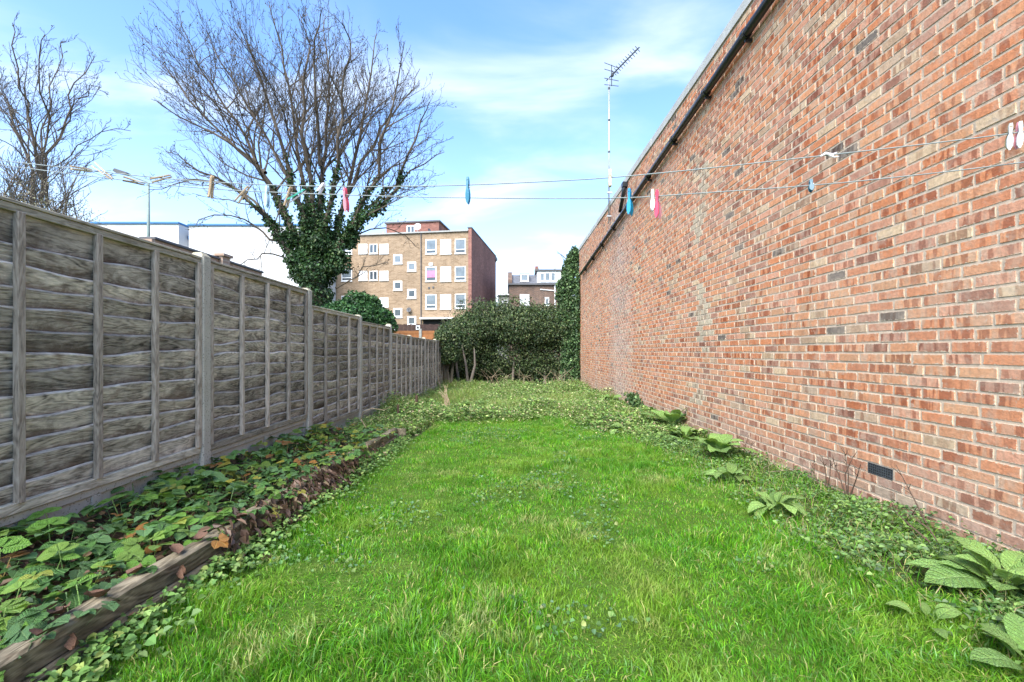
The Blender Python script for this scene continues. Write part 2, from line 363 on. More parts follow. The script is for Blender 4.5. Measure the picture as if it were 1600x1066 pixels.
M['orange_fence'] = plain('orange_fence_wood', (.42, .17, .06), .8, .25, 5)
M['green_steel'] = plain('green_grey_steel', (.20, .26, .24), .5, .15, 4)
M['rope'] = plain('plastic_line', (.24, .27, .26), .5, .15, 40)
M['black'] = plain('black_print', (.02, .02, .02), .6, 0, 4)
def plastic(name, c): return plain(name, c, .38, .08, 30, .5)
M['teal'] = plastic('teal_plastic', (.008, .15, .24)); M['blue'] = plastic('blue_plastic', (.015, .25, .48))
M['pink'] = plastic('pink_plastic', (.60, .24, .28)); M['red'] = plastic('red_plastic', (.60, .05, .10))
M['white'] = plastic('white_plastic', (.62, .58, .57)); M['paleblue'] = plastic('pale_blue_plastic', (.33, .48, .58))
M['green'] = plastic('green_plastic', (.06, .42, .28)); M['darkteal'] = plastic('dark_teal_plastic', (.02, .10, .14)); M['cream'] = plastic('cream_plastic', (.46, .38, .22))

# ------------------------------------------------------------------ ground
def strip(lo, hi, step): return list(np.arange(lo, hi, step))
xs = [-400, -150, -60, -30, -15, -8, -5]+strip(-3.4, 3.6, .14)+[5, 8, 15, 30, 60, 150, 400]
ys = [-300, -60, -15, -4]+strip(-1, 20, .16)+[24, 32, 45, 60, 90, 150, 400, 1200]
X, Y = np.meshgrid(xs, ys); Z = gz(X, Y)-.01
V = np.stack([X.ravel(), Y.ravel(), Z.ravel()], 1); nx = len(xs)
fq = []
for j in range(len(ys)-1):
    for i in range(nx-1): a = j*nx+i; fq += [a, a+1, a+1+nx, a+nx]
tag(link('ground', np_mesh('ground', V, fq, [4]*(len(fq)//4), M['ground'], smooth=True)), kind='structure', label='earth and low weeds of the garden floor between fence and brick wall')
def lawn_edge_r(y): return 1.75+.10*np.sin(1.7*y)+.06*np.sin(4.1*y+1)+np.where(y > 5.6, -.16*np.maximum(y-5.6, 0)**1.6, 0)
def lawn_edge_l(y): return -1.42+.05*np.sin(2.3*y)+np.where(y > 4.8, .12*(y-4.8), 0)
ys = strip(-.6, 8.2, .12); V = []; fq = []; W = 30
for y in ys:
    for i in range(W+1):
        x = lawn_edge_l(y)+(lawn_edge_r(y)-lawn_edge_l(y))*i/W; V.append((x, y, float(gz(x, y))+.004))
for j in range(len(ys)-1):
    for i in range(W): a = j*(W+1)+i; fq += [a, a+1, a+W+2, a+W+1]
tag(link('lawn', np_mesh('lawn', V, fq, [4]*(len(fq)//4), M['lawn'], smooth=True)), kind='structure', label='mown green lawn running down the middle of the garden')

# ------------------------------------------------------------------ the brick wall on the right
y0, y1 = -.3, 17.7; ztop = H+3.92; PITCH = .075; zb = H-.012-22*PITCH
wall = empty('brick_wall', (WX, 8.7, -.3), label='tall weathered red brick wall along the right side of the garden', cat='wall')
MB().box((WX+.0012, y0, zb-.3), (WX+.33, y1, ztop)).build('mortar_bed', M['mortar'], wall)
PAL = [((.55, .215, .105), 8), ((.57, .265, .145), 8), ((.51, .20, .105), 5), ((.56, .28, .19), 4.5), ((.41, .21, .155), 1.2), ((.44, .31, .22), 1.1), ((.56, .42, .29), 1.1), ((.54, .28, .16), 2.2), ((.33, .155, .11), 1.0), ((.15, .13, .12), .16)]
PC = np.array([p[0] for p in PAL]); PW = np.array([p[1] for p in PAL], float)
rng = np.random.default_rng(3)
VENT = wall_at(1367, 740)
bricks = []
nc = int((ztop-zb)/PITCH)
for c in range(nc):
    z = zb+c*PITCH; y = y0+(0 if c % 2 else -.1125)+rng.normal(0, .012)
    while y < y1-.02:
        L = .215+rng.normal(0, .003)
        a, b = max(y, y0), min(y+L, y1)
        if b-a > .05:
            yc, zc = (a+b)/2, z+.0325
            hi = np.clip((zc-H)/3.5, 0, 1)
            pw = PW.copy(); pw[3:7] *= 1+.9*hi*1.0; pw[4] *= 1+2.2*hi; pw[9] *= 1+5*hi; pw[0:3] *= 1-.4*hi
            if abs(yc-6.35+.3*math.sin(zc*2)) < .45 and zc < H+.6: pw[8] *= 4; pw[9] *= 9; pw[4] *= 4
            if rng.random() < .12: pw[8] *= 3
            t = PC[rng.choice(len(PC), p=pw/pw.sum())]*rng.uniform(.97, 1.15)*np.array([1.05, .97, .84])
            if abs(yc-6.42-.10*math.sin(zc*3.1)) < .17+.10*math.sin(zc*5+1) and H-.75 < zc < H+2.6 and rng.random() < .62+.5*math.sin(zc*4.3+.6): t = np.array([.53, .43, .29])*rng.uniform(.92, 1.06)
            e = max(0, 1-abs(yc-11.2)/1.35)**.6*(.55+.45*math.sin(zc*3+1)**2)
            e += .7*max(0, 1-abs(yc-14.2)/.25)*(zc < H+.3)
            e2 = .45*math.exp(-max(0, zc-.05)/.18)
            t = t*(1-.55*min(e, 1))+np.array([.43, .39, .37])*.55*min(e, 1)
            t = t*(1-e2)+np.array([.36, .30, .24])*e2
            bricks.append((a+.001, b-.001, z+.005+rng.normal(0, .0012), z+.0695+rng.normal(0, .0012), t, rng.random()))
        y += L+.0105
def brick_arrays(lst):
    n = len(lst); V = np.zeros((n, 8, 3)); C = np.zeros((n, 8, 3)); B = np.zeros((n, 8, 3))
    for i, (a, b, c, d, t, r) in enumerate(lst):
        pr = WX-.0032+np.clip(rng.normal(0, .0011), -.0025, .0025); k = .0035; j = np.clip(rng.normal(0, .002, (4, 2)), -.0042, .0042)
        V[i, :4] = [(pr, a+k+j[0,0], c+k+j[0,1]), (pr, b-k+j[1,0], c+k+j[1,1]), (pr, b-k+j[2,0], d-k+j[2,1]), (pr, a+k+j[3,0], d-k+j[3,1])]
        V[i, 4:] = [(WX+.012, a+j[0,0], c+j[0,1]), (WX+.012, b+j[1,0], c+j[1,1]), (WX+.012, b+j[2,0], d+j[2,1]), (WX+.012, a+j[3,0], d+j[3,1])]
        C[i] = t; B[i, :, 0] = V[i, :, 1]-a; B[i, :, 1] = V[i, :, 2]-c; B[i, :, 2] = r
    F1 = np.array([[0, 3, 2, 1], [0, 1, 5, 4], [1, 2, 6, 5], [2, 3, 7, 6], [3, 0, 4, 7]])
    Fi = (F1[None]+8*np.arange(n)[:, None, None]).reshape(-1)
    return V.reshape(-1, 3), Fi, np.full(n*5, 4), C.reshape(-1, 3), B.reshape(-1, 3)
def shown(b):
    yc = (b[0]+b[1])/2; zc = (b[2]+b[3])/2
    if yc < 2.45: return -1
    v = UY-(zc-H)/yc*F
    return 1/yc if 4 < v < 1062 and zc > float(gz(WX, yc))+.05 else -1
vb = min(range(len(bricks)), key=lambda i: abs((bricks[i][0]+bricks[i][1])/2-VENT[0])+3*abs((bricks[i][2]+bricks[i][3])/2-VENT[1]))
b_ = bricks.pop(vb); VENT = ((b_[0]+b_[1])/2, (b_[2]+b_[3])/2)
order = sorted(range(len(bricks)), key=lambda i: -shown(bricks[i]))
near = set(order[:300]); wl0 = np.array(wloc(wall))
for i in order[:300]:
    V, Fi, lt, C, B = brick_arrays([bricks[i]])
    link('brick', np_mesh('brick', V-wl0, Fi, lt, M['brick'], C, seed=B), wall)
V, Fi, lt, C, B = brick_arrays([b for i, b in enumerate(bricks) if i not in near])
tag(link('bricks', np_mesh('bricks', V-wl0, Fi, lt, M['brick'], C, seed=B), wall), kind='stuff')
# air vent
vy, vz = VENT; g = MB().box((WX-.0005, vy-.108, vz-.034), (WX+.004, vy+.108, vz+.034)); 
vent = g.build('air_vent', M['iron'], wall); g = MB()
for i in range(12): g.box((WX-.006, vy-.108+i*.0196-.0022, vz-.036), (WX-.0007, vy-.108+i*.0196+.0025, vz+.036))
for i in range(5): g.box((WX-.0055, vy-.11, vz-.036+i*.018-.0025), (WX-.0009, vy+.11, vz-.036+i*.018+.003))
g.build('vent_grille', M['alu_dark'], vent)
# smears of pale mortar
def smear(px0, py0, px1, py1, n=30, sd=0):
    r = random.Random(sd); ya, za = wall_at(px0, py0); yb, zb_ = wall_at(px1, py1)
    cy, cz, ry, rz = (ya+yb)/2, (za+zb_)/2, abs(ya-yb)/2, abs(za-zb_)/2
    o = [(cy+ry*math.cos(2*math.pi*i/n)*(.95+.22*math.sin(3*i*.21+sd)+r.uniform(-.22, .2)), cz+rz*math.sin(2*math.pi*i/n)*(.95+.2*math.sin(4*i*.21+2*sd)+r.uniform(-.16, .16))) for i in range(n)]
    inn = [(cy+(p[0]-cy)*.93, cz+(p[1]-cz)*.93) for p in o]; x = WX-.0068
    vs = [(WX+.004, *p) for p in o]+[(x, *p) for p in inn]
    MB().add(vs, [(i, (i+1) % n, n+(i+1) % n, n+i) for i in range(n)]+[tuple(range(n, 2*n))]).build('mortar_patch', M['smear'], wall)
for i, q in enumerate([] if True else [(1076, 372, 1094, 428), (1073, 440, 1090, 470), (1072, 482, 1098, 500), (1076, 518, 1112, 530), (1079, 508, 1090, 520), (1069, 583, 1080, 592), (1081, 584, 1089, 592), (1081, 600, 1088, 608), (1079, 265, 1093, 285), (1080, 322, 1089, 334), (1077, 340, 1090, 352), (1082, 208, 1099, 240), (1203, 573, 1216, 584), (1074, 646, 1082, 655), (1205, 330, 1222, 341)]): smear(*q, sd=i)
# coping stones along the top
cy = y0; ci = 0
while cy < y1:
    L = min(1.78, y1-cy); dz = random.uniform(-.008, .008); dx = random.uniform(-.008, .008)
    MB().prism([(WX-.022+dx, ztop+dz), (WX+.35, ztop+dz), (WX+.35, ztop+.10+dz), (WX+.16, ztop+.15+dz), (WX-.022+dx, ztop+.135+dz)], 'y', cy+.006, cy+L-.006).build('coping_stone', M['coping'], wall)
    cy += L
# long sloping waste pipe
pipe = empty('drain_pipe', (WX-.07, 4.8, H+3.66), label='long black drain pipe running along the top of the brick wall', cat='pipe')
pt = lambda px, py: (lambda d: (WX-.075, d, H-(py-UY)/F*d))((WX-.075)*F/(px-UX))
A = Vector(pt(1199, 4)); Bq = Vector(pt(908, 428)); D = (Bq-A)
MB().tube([A-D*.35, A, Bq], .052, 12).build('pipe', M['black_pipe'], pipe, smooth=True)
for q in [-.2, -.08, .035, .12, .22, .33, .45, .57, .69, .81, .93]:
    c = A+D*q; MB().tube([c-D.normalized()*.03, c+D.normalized()*.03], .062, 10).box((c.x-.01, c.y-.012, c.z-.09), (WX+.006, c.y+.012, c.z-.055)).build('pipe_bracket', M['black_pipe'], pipe)
dp = empty('down_pipe', pt(973, 300), label='short black down pipe from the coping to the sloping pipe', cat='pipe')
a = Vector(pt(975, 292)); b = Vector(pt(969, 331))
MB().tube([a+Vector((.08, 0, .02)), a, a+Vector((-.01, .0, -.12)), b], [.05, .05, .045, .045], 8).build('pipe', M['black_pipe'], dp, smooth=True)
MB().box((a.x-.05, a.y-.07, a.z-.02), (WX+.004, a.y+.07, a.z+.10), .01).build('hopper', M['black_pipe'], dp)
# TV aerial
d = 12.1; mx_ = WX-.06; zt = P(952, 122, d).z; zbm = P(955, 345, d).z
an = empty('television_aerial', (mx_, d, zbm), label='television aerial on a tall mast fixed to the top of the brick wall', cat='aerial')
MB().tube([(mx_, d, zbm), (mx_, d, zt)], .022, 8).build('mast', M['galv'], an, smooth=True)
for z in [zbm+.12, zbm+.75]:
    MB().box((mx_-.05, d-.03, z-.02), (WX+.02, d+.03, z+.02)).build('mast_bracket', M['galv'], an)
for i in range(5): MB().tube([(mx_, d, zt-.85*(i+.3)), (mx_, d, zt-.85*(i+.3)-.05)], .030, 8).build('cable_clip', M['alu_dark'], an)
bd = Vector((.42, -1.12, 0)).normalized(); s0 = Vector((mx_, d, zt))-bd*.12; tip = Vector((mx_, d, zt))+bd*1.3
MB().box((-.05, -.05, -.05), (.05, .05, .05), .01)
MB().tube([s0, tip], .014, 6).build('boom', M['alu_dark'], an)
sd_ = bd.cross(Vector((0, 0, 1)))
for i in range(11):
    p = Vector((mx_, d, zt))+bd*(.24+.1*i); g = MB()
    for sg in (1, -1): g.tube([p-(sd_+Vector((0, 0, sg*.75)))*.068, p+(sd_+Vector((0, 0, sg*.75)))*.068], .0075, 5)
    g.build('director', M['alu_dark'], an)
p = Vector((mx_, d, zt))+bd*.12; g = MB()
for k_ in (-.24, -.1, .1, .24): g.tube([p+Vector((0, 0, k_))-sd_*.22, p+Vector((0, 0, k_*1.2))+sd_*.22], .008, 4)
g.tube([p-Vector((0, 0, .28)), p+Vector((0, 0, .28))], .012, 5); g.build('reflector', M['alu_dark'], an)
MB().box(p+bd*.04-Vector((.035, .035, .05)), p+bd*.04+Vector((.035, .035, .04)), .01).build('dipole_box', M['alu_dark'], an)

# ------------------------------------------------------------------ fence on the left
fence = empty('garden_fence', (-2.56, 9, -.3), label='weathered grey lap panel fence with concrete posts along the left side', cat='fence')
FX = -2.56; TOPS = [.75, .745, .567, .495, .37, .352, .355, .36, .36]; PH = 1.565
ORD = ['first', 'second', 'third', 'fourth', 'fifth', 'sixth', 'seventh', 'eighth', 'ninth']
def make_panel(i):
    ya = 1.80+1.93*i+.055; yb = ya+1.82; zt = H+TOPS[i]; zl = zt-PH
    t = link('panel', None, fence); t.empty_display_size = .1; t.location = Vector((FX, (ya+yb)/2, zl))-fence.location
    r = random.Random(40+i); nb = 13
    hs = [r.uniform(.85, 1.15) for _ in range(nb)]; hs[-1] = 1.5; sc = (PH-.05)/sum(hs); z = zl+.03
    seg = 22 if i < 3 else 12
    for b in range(nb):
        h = hs[b]*sc; lo, up = z-.034, z+h; z += h
        ph = [r.uniform(0, 6.3) for _ in range(4)]; am = r.uniform(.006, .015); V = []; fs = []
        tl = r.uniform(.030, .040); bow = r.uniform(-.004, .004); tilt = r.uniform(-.006, .006)
        for s in range(seg+1):
            u = s/seg; y = ya+(yb-ya)*u
            wv = am*(math.sin(5*u+ph[0])+.7*math.sin(11*u+ph[1])+.45*math.sin(23*u+ph[2]))+tilt*(u-.5)*2
            bw = bow*math.sin(math.pi*4*u)+.0025*math.sin(9*u+ph[3]); x = FX-.006
            zu = min(up+wv, zt-.012) if b < nb-1 else zt-.004
            V += [(x+bw, y, lo), (x+tl+bw, y, zu-.010), (x+tl-.004+bw, y, zu-.002), (x+tl-.013+bw, y, zu+.002), (x-.009+bw, y, lo)]
        for s in range(seg):
            for q in range(4): a = s*5+q; fs.append((a, a+1, a+6, a+5))
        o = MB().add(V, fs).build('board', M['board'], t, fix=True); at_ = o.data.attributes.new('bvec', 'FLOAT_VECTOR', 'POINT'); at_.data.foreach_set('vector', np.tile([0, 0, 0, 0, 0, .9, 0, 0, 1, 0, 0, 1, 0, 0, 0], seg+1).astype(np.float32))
    for q in range(5):
        y = [ya+.02, ya+.465, ya+.91, ya+1.355, yb-.02][q]; 
        MB().box((FX+.024, y-.019, zl+.035), (FX+.056, y+.019, zt-.035), .003).build('batten', M['batten'], t)
    MB().box((FX+.004, ya, zt-.042), (FX+.046, yb, zt-.002), .003).build('rail', M['rail'], t)
    MB().box((FX-.03, ya-.004, zt), (FX+.052, yb+.004, zt+.018), .003).build('cap_rail', M['rail'], t)
    MB().box((FX+.004, ya, zl-.012), (FX+.046, yb, zl+.042), .003).build('rail', M['rail'], t)
    # concrete gravel board below
    gl = zl-.30
    ga, gb = ya-.02, yb+.02; x1 = FX+.032; x2 = FX+.020; m = (ga+gb)/2
    q = MB().box((FX-.02, ga, gl), (x2, gb, zl-.014)).box((x2-.001, ga, zl-.062), (x1, gb, zl-.016), .004).box((x2-.001, ga, gl), (x1, gb, gl+.075), .004)
    for (a, b) in ((ga, ga+.08), (m-.03, m+.03), (gb-.08, gb)): q.box((x2-.001, a, gl+.0755), (x1-.001, b, zl-.0625), .003)
    q.build('gravel_board', M['gravel_board'], fence)
for i in range(9): make_panel(i)
PT = [.80, .80, .777, .60, .565, .40, .40, .40, .40, .40]
for i in range(10):
    y = 1.80+1.93*i; zt = H+PT[i]; zl = float(gz(FX, y))-.35
    t = MB().prism([(FX-.055, y-.052), (FX+.05, y-.052), (FX+.062, y-.040), (FX+.062, y+.040), (FX+.05, y+.052), (FX-.055, y+.052)], 'z', zl, zt-.02).build('post', M['concrete'], fence)
    a, b = zt-.02, zt+.012
    MB().add([(FX-.05, y-.05, a), (FX+.06, y-.05, a), (FX+.06, y+.05, a), (FX-.05, y+.05, a), (FX-.03, y-.03, b), (FX+.03, y-.03, b), (FX+.03, y+.03, b), (FX-.03, y+.03, b)], [(3,2,1,0), (4,5,6,7), (0,1,5,4), (1,2,6,5), (2,3,7,6), (3,0,4,7)]).build('post_cap', M['cap_mortar'], t)

# ------------------------------------------------------------------ raised bed with timber edge
bz = lambda y: -0.0205*y
V = []; fq = []; ys = strip(-.2, 6.05, .11); xs_ = list(np.linspace(-2.545, -1.49, 13))
r_ = np.random.default_rng(5)
for y in ys:
    for x in xs_: V.append((x, y, bz(y)+.105+.03*math.sin(7*x+3*y)+r_.normal(0, .012)+(.03 if x < -2.2 else 0)))
n_ = len(xs_)
for j in range(len(ys)-1):
    for i in range(n_-1): a = j*n_+i; fq += [a, a+1, a+1+n_, a+n_]
tag(link('soil', np_mesh('soil', V, fq, [4]*(len(fq)//4), M['soil'])), kind='structure', label='dark soil of the raised bed under the fence')
def sleeper(ya, yb, za, h, x, lab, sd, tilt=0.0):
    r = random.Random(sd); t = empty('timber_sleeper', (x, (ya+yb)/2, 0), label=lab, cat='sleeper', group='timber edging of the raised bed')
    seg = 14; V = []; fs = []; th = .075
    for s in range(seg+1):
        y = ya+(yb-ya)*s/seg; b = bz(y)+za; wv = .006*math.sin(3*y+sd)+r.uniform(-.003, .003); t2 = tilt*math.sin(math.pi*s/seg)
        V += [(x+.001*sd+wv+t2, y, b), (x+wv+t2, y, b+h-.012), (x-.012+wv+t2, y, b+h+r.uniform(-.003, .003)), (x-th+wv+t2, y, b+h+r.uniform(-.004, .003)), (x-th+wv+t2, y, b)]
    for s in range(seg):
        for q in range(5): a = s*5+q; c = s*5+(q+1) % 5; fs.append((a, c, c+5, a+5))
    fs += [(0, 1, 2, 3, 4), tuple(seg*5+k for k in (4, 3, 2, 1, 0))]
    MB().add(V, fs).build('timber', M['sleeper'], t)
sleeper(.4, 2.72, .082, .088, -1.475, 'upper timber sleeper edging the raised bed nearest the camera', 1)
sleeper(.35, 2.75, -.06, .138, -1.462, 'lower timber sleeper edging the raised bed nearest the camera', 2, .012)
sleeper(2.74, 5.9, .085, .085, -1.475, 'upper timber sleeper edging the far half of the raised bed', 3)
sleeper(2.77, 5.85, -.06, .138, -1.465, 'lower timber sleeper edging the far half of the raised bed', 4, -.01)
t = empty('end_board', (-2.0, 6.0, 0), label='grey timber board closing the far end of the raised bed', cat='board')
MB().box((-2.1, 5.97, bz(6)-.05), (-1.38, 6.0, bz(6)+.15), .004).build('board', M['sleeper'], t)

# ------------------------------------------------------------------ leaves and grass as masses
def unit(a): return a/np.maximum(np.linalg.norm(a, axis=1, keepdims=True), 1e-9)
def leaf_cloud(name, Pp, dr, nr, L, W, col, m, parent=None, fold=.25, kind=None):
    n = len(Pp); dr = unit(dr); sd = unit(np.cross(dr, nr)); nn = np.cross(sd, dr)
    L = L[:, None]; W = W[:, None]
    V = np.empty((n, 6, 3)); V[:, 0] = Pp; V[:, 3] = Pp+dr*L-nn*L*.12
    V[:, 1] = Pp+dr*L*.3+sd*W*.5+nn*W*fold; V[:, 2] = Pp+dr*L*.68+sd*W*.42+nn*W*fold*.6
    V[:, 5] = Pp+dr*L*.3-sd*W*.5+nn*W*fold; V[:, 4] = Pp+dr*L*.68-sd*W*.42+nn*W*fold*.6
    F1 = np.array([[0, 1, 2, 3], [0, 3, 4, 5]]); Fi = (F1[None]+6*np.arange(n)[:, None, None]).reshape(-1)
    if parent: V = V-np.array(wloc(parent))
    o = link(name, np_mesh(name, V.reshape(-1, 3), Fi, np.full(n*2, 4), m, np.repeat(col, 6, 0)), parent)
    if kind: o['kind'] = kind
    return o
def vnoise(x, y, s, sd=0):                              # smooth value noise, 0..1
    r = np.random.default_rng(sd); g = r.random((64, 64)); u = x*s+100; v = y*s+100
    i = np.floor(u).astype(int); j = np.floor(v).astype(int); a = u-i; b = v-j; a = a*a*(3-2*a); b = b*b*(3-2*b)
    G = lambda p, q: g[p % 64, q % 64]
    return (G(i, j)*(1-a)+G(i+1, j)*a)*(1-b)+(G(i, j+1)*(1-a)+G(i+1, j+1)*a)*b
def pal(n, cols, wts, var, rg):
    c = np.array(cols)[rg.choice(len(cols), n, p=np.array(wts)/sum(wts))]; return c*np.exp(rg.normal(0, var, (n, 1)))
def grass(name, x, y, h, wd, col, rg, lean=.5):
    n = len(x); base = np.stack([x, y, gz(x, y)-.004], 1)
    la = vnoise(x, y, 2.3, 11)*12+vnoise(x, y, 6, 12)*5+rg.normal(0, 1.5, n); lm = (lean*(.25+rg.random(n)*1.1))*(.5+vnoise(x, y, 3.1, 13))
    ld = np.stack([np.cos(la), np.sin(la), np.zeros(n)], 1)*lm[:, None]
    fa = rg.random(n)*6.28; fd = np.stack([np.cos(fa), np.sin(fa), np.zeros(n)], 1)*wd[:, None]*.5
    up = np.array([0, 0, 1.0]); hh = h[:, None]
    p1 = base+ld*hh*.28+up*hh*.55; p2 = base+ld*hh*.95+up*hh*(.98-.28*np.minimum(lm, 1.6)[:, None])
    V = np.empty((n, 5, 3)); V[:, 0] = base-fd; V[:, 1] = base+fd; V[:, 2] = p1+fd*.8; V[:, 3] = p1-fd*.8; V[:, 4] = p2
    Fi = (np.array([0, 1, 2, 3, 3, 2, 4])[None]+5*np.arange(n)[:, None]).reshape(-1); lt = np.tile([4, 3], n)
    o = link(name, np_mesh(name, V.reshape(-1, 3), Fi, lt, M['grass'], np.repeat(col, 5, 0))); o['kind'] = 'stuff'; return o
GC = [(.095, .27, .012), (.062, .21, .012), (.145, .33, .018), (.22, .34, .035), (.44, .40, .16), (.15, .30, .09)]
rg = np.random.default_rng(21)
def lawn_pts(n, ya, yb):
    y = rg.uniform(ya, yb, n); l, r = lawn_edge_l(y)-.06, lawn_edge_r(y)+.14; x = l+(r-l)*rg.random(n)
    k = x < 2.3; return x[k], y[k]
xs1, ys1 = [], []
for ya, yb, dens in ((1.0, 2.0, 17000), (2.0, 3.2, 12500), (3.2, 4.8, 8500), (4.8, 6.4, 6500), (6.4, 8.5, 5500)):
    n = int(3.4*(yb-ya)*dens); a, b = lawn_pts(n, ya, yb); xs1.append(a); ys1.append(b)
x = np.concatenate(xs1); y = np.concatenate(ys1); n = len(x)
tuft = vnoise(x, y, 3.2, 1)*.6+vnoise(x, y, 8, 2)*.4
keep = rg.random(n) < .35+1.1*tuft; x, y, tuft = x[keep], y[keep], tuft[keep]; n = len(x)
h = (.026+.10*np.clip(tuft-.28, 0, 1)**1.15)*rg.uniform(.55, 1.3, n); wd = rg.uniform(.0022, .0055, n)*(1+.06*(y-1))
dk = np.clip(vnoise(x, y, 2.6, 8)*.6+vnoise(x, y, 6.5, 18)*.4-.52, 0, 1)[:, None]*2.2; dk = np.minimum(dk, .8)
st = np.clip(vnoise(x, y, 3.3, 28)*.5+vnoise(x, y, 9, 29)*.5-.62, 0, 1)[:, None]*3; st = np.minimum(st, .6)*(rg.random((n, 1)) < .6)
yel = vnoise(x, y, 1.9, 5)*.5+vnoise(x, y, 5, 6)*.5
col = pal(n, GC, [5.5, 5, 3.6, 1.6, 1.1, 1.6], .26, rg)
col = col*(1-dk)+np.array([.055, .185, .012])*dk
col = col*(1-st)+np.array([.48, .45, .20])*st
col = col*(1-(np.clip(yel-.52, 0, 1)*1.7)[:, None])+np.array([.22, .32, .04])*(np.clip(yel-.52, 0, 1)*1.7)[:, None]
gr = grass('grass', x, y, h, wd, col, rg, .75); gr['label'] = 'lush uneven green lawn grass in tufts'
# clover and small weeds among the lawn
def scatter_cover(name, x, y, zoff, L, cols, wts, m, lab, rg, up=1.1, kind='stuff', wr=.75, var=.2):
    n = len(x); p = np.stack([x, y, gz(x, y)+zoff], 1)
    a = rg.random(n)*6.28; d = np.stack([np.cos(a), np.sin(a), rg.normal(.12, .35, n)], 1)
    nr = np.stack([rg.normal(0, .55, n), rg.normal(-.1, .55, n), np.full(n, up)], 1)
    o = leaf_cloud(name, p, d, nr, L, L*wr*rg.uniform(.8, 1.2, n), pal(n, cols, wts, var, rg), m, kind=kind)
    o['label'] = lab; return o
WC = [(.10, .19, .05), (.07, .15, .045), (.15, .22, .065), (.05, .11, .03), (.22, .25, .08), (.09, .17, .08)]
n = 14000; y = rg.uniform(1.2, 7.8, n); x = rg.uniform(-1.5, 2.2, n); k = (vnoise(x, y, 1.7, 31)*.6+vnoise(x, y, 4, 32)*.4) > .66; x, y = x[k], y[k]
scatter_cover('clover', x, y, rg.uniform(.02, .06, len(x)), rg.uniform(.014, .026, len(x)), WC, [4, 3, 2, 1, .6, 3], M['leaf'], 'patches of small clover leaves among the lawn grass', rg, 1.6, wr=.9)
# rough weedy ground beyond the lawn
def weedy(n, ya, yb, xa, xb):
    y = ya+(yb-ya)*rg.random(n)**1.35; x = rg.uniform(xa, xb, n); return x, y
x, y = weedy(150000, 6.0, 17.6, -2.45, 2.66); edge = 7.85+.22*np.sin(1.3*x)+.15*np.sin(3.7*x+1)-np.where(x > .9, (x-.9)*2.6, 0)-np.where(x < -1.15, (-1.15-x)*5, 0)
k = y > edge+rg.normal(0, .32, len(x)); x, y = x[k], y[k]; n = len(x)
hm = (vnoise(x, y, 1.1, 41)*.6+vnoise(x, y, 3, 42)*.4)
scatter_cover('weeds', x, y, rg.random(n)*(.03+.42*hm**2.2)*(1+.02*y), rg.uniform(.022, .05, n)*(1+.014*y)*(.6+.8*vnoise(x, y, 1.6, 47)), [(.17, .27, .07), (.12, .21, .05), (.25, .33, .10), (.07, .13, .04), (.40, .41, .20), (.36, .29, .18)], [4, 3.4, 2.6, 2.6, 1.4, 1], M['leaf'], 'rough pale green weeds covering the far ground beyond the lawn', rg, .8, wr=.5, var=.32)
x, y = weedy(42000, 6.2, 17.5, -2.45, 2.66); k = y > 7.9+.3*np.sin(1.3*x)-np.where(x > .9, (x-.9)*2.6, 0)-np.where(x < -1.15, (-1.15-x)*5, 0); x, y = x[k], y[k]; n = len(x); hm = vnoise(x, y, .9, 45)
g2 = grass('rough_grass', x, y, (.08+.42*hm**2.4)*rg.uniform(.5, 1.4, n), rg.uniform(.004, .007, n)*(1+.04*y), pal(n, [(.19, .29, .055), (.14, .23, .05), (.33, .32, .13), (.42, .35, .2)], [4, 3, 1.6, .8], .2, rg), rg, .9)
g2['label'] = 'rough tufted grass among the weeds at the far end'
# border at the foot of the brick wall
n = 52000; y = 1.0+5.9*rg.random(n)**1.3; x = rg.uniform(1.45, 2.69, n); l = lawn_edge_r(y)-.02+rg.normal(0, .08, n)
k = (x > l) & (rg.random(n) < .10+1.7*np.clip(vnoise(x, y, 3.3, 51)*.55+vnoise(x, y, 8, 52)*.45-.36, 0, 1)); x, y = x[k], y[k]; n = len(x); hm = vnoise(x, y, 2.6, 53)
scatter_cover('ground_cover', x, y, rg.random(n)*(.02+.11*hm), rg.uniform(.011, .034, n), [(.12, .21, .05), (.085, .165, .045), (.18, .28, .075), (.055, .11, .035), (.15, .22, .10)], [4, 3, 3, 1.5, 2], M['leaf'], 'low leafy ground cover at the foot of the brick wall', rg, 1.3, wr=.8)
n = 9000; y = rg.uniform(1.0, 6.6, n); x = rg.uniform(1.5, 2.6, n); k = x > lawn_edge_r(y)-.1; x, y = x[k], y[k]; n = len(x)
g3 = grass('border_grass', x, y, rg.uniform(.03, .14, n), rg.uniform(.0025, .0045, n), pal(n, GC+[(.38, .3, .16)], [3, 3, 2, 1.5, 1, 1, 2], .2, rg), rg, 1.1); g3['label'] = 'thin grass and straw along the wall border'
# weeds along the foot of the sleepers and past the bed
n = 9000; y = 1.0+7*rg.random(n)**1.2; x = -1.46+np.abs(rg.normal(0, .10, n))-np.where(y > 6, rg.random(n)*.9, 0)
k = rg.random(n) < .25+vnoise(x, y, 2.1, 61); x, y = x[k], y[k]; n = len(x)
scatter_cover('edge_weeds', x, y, rg.random(n)*.085, rg.uniform(.016, .036, n), [(.12, .22, .05), (.08, .16, .04), (.18, .28, .075), (.24, .30, .08)], [4, 3, 2, 1], M['leaf'], 'small green weeds along the foot of the timber sleepers', rg, 1.3, wr=.85)
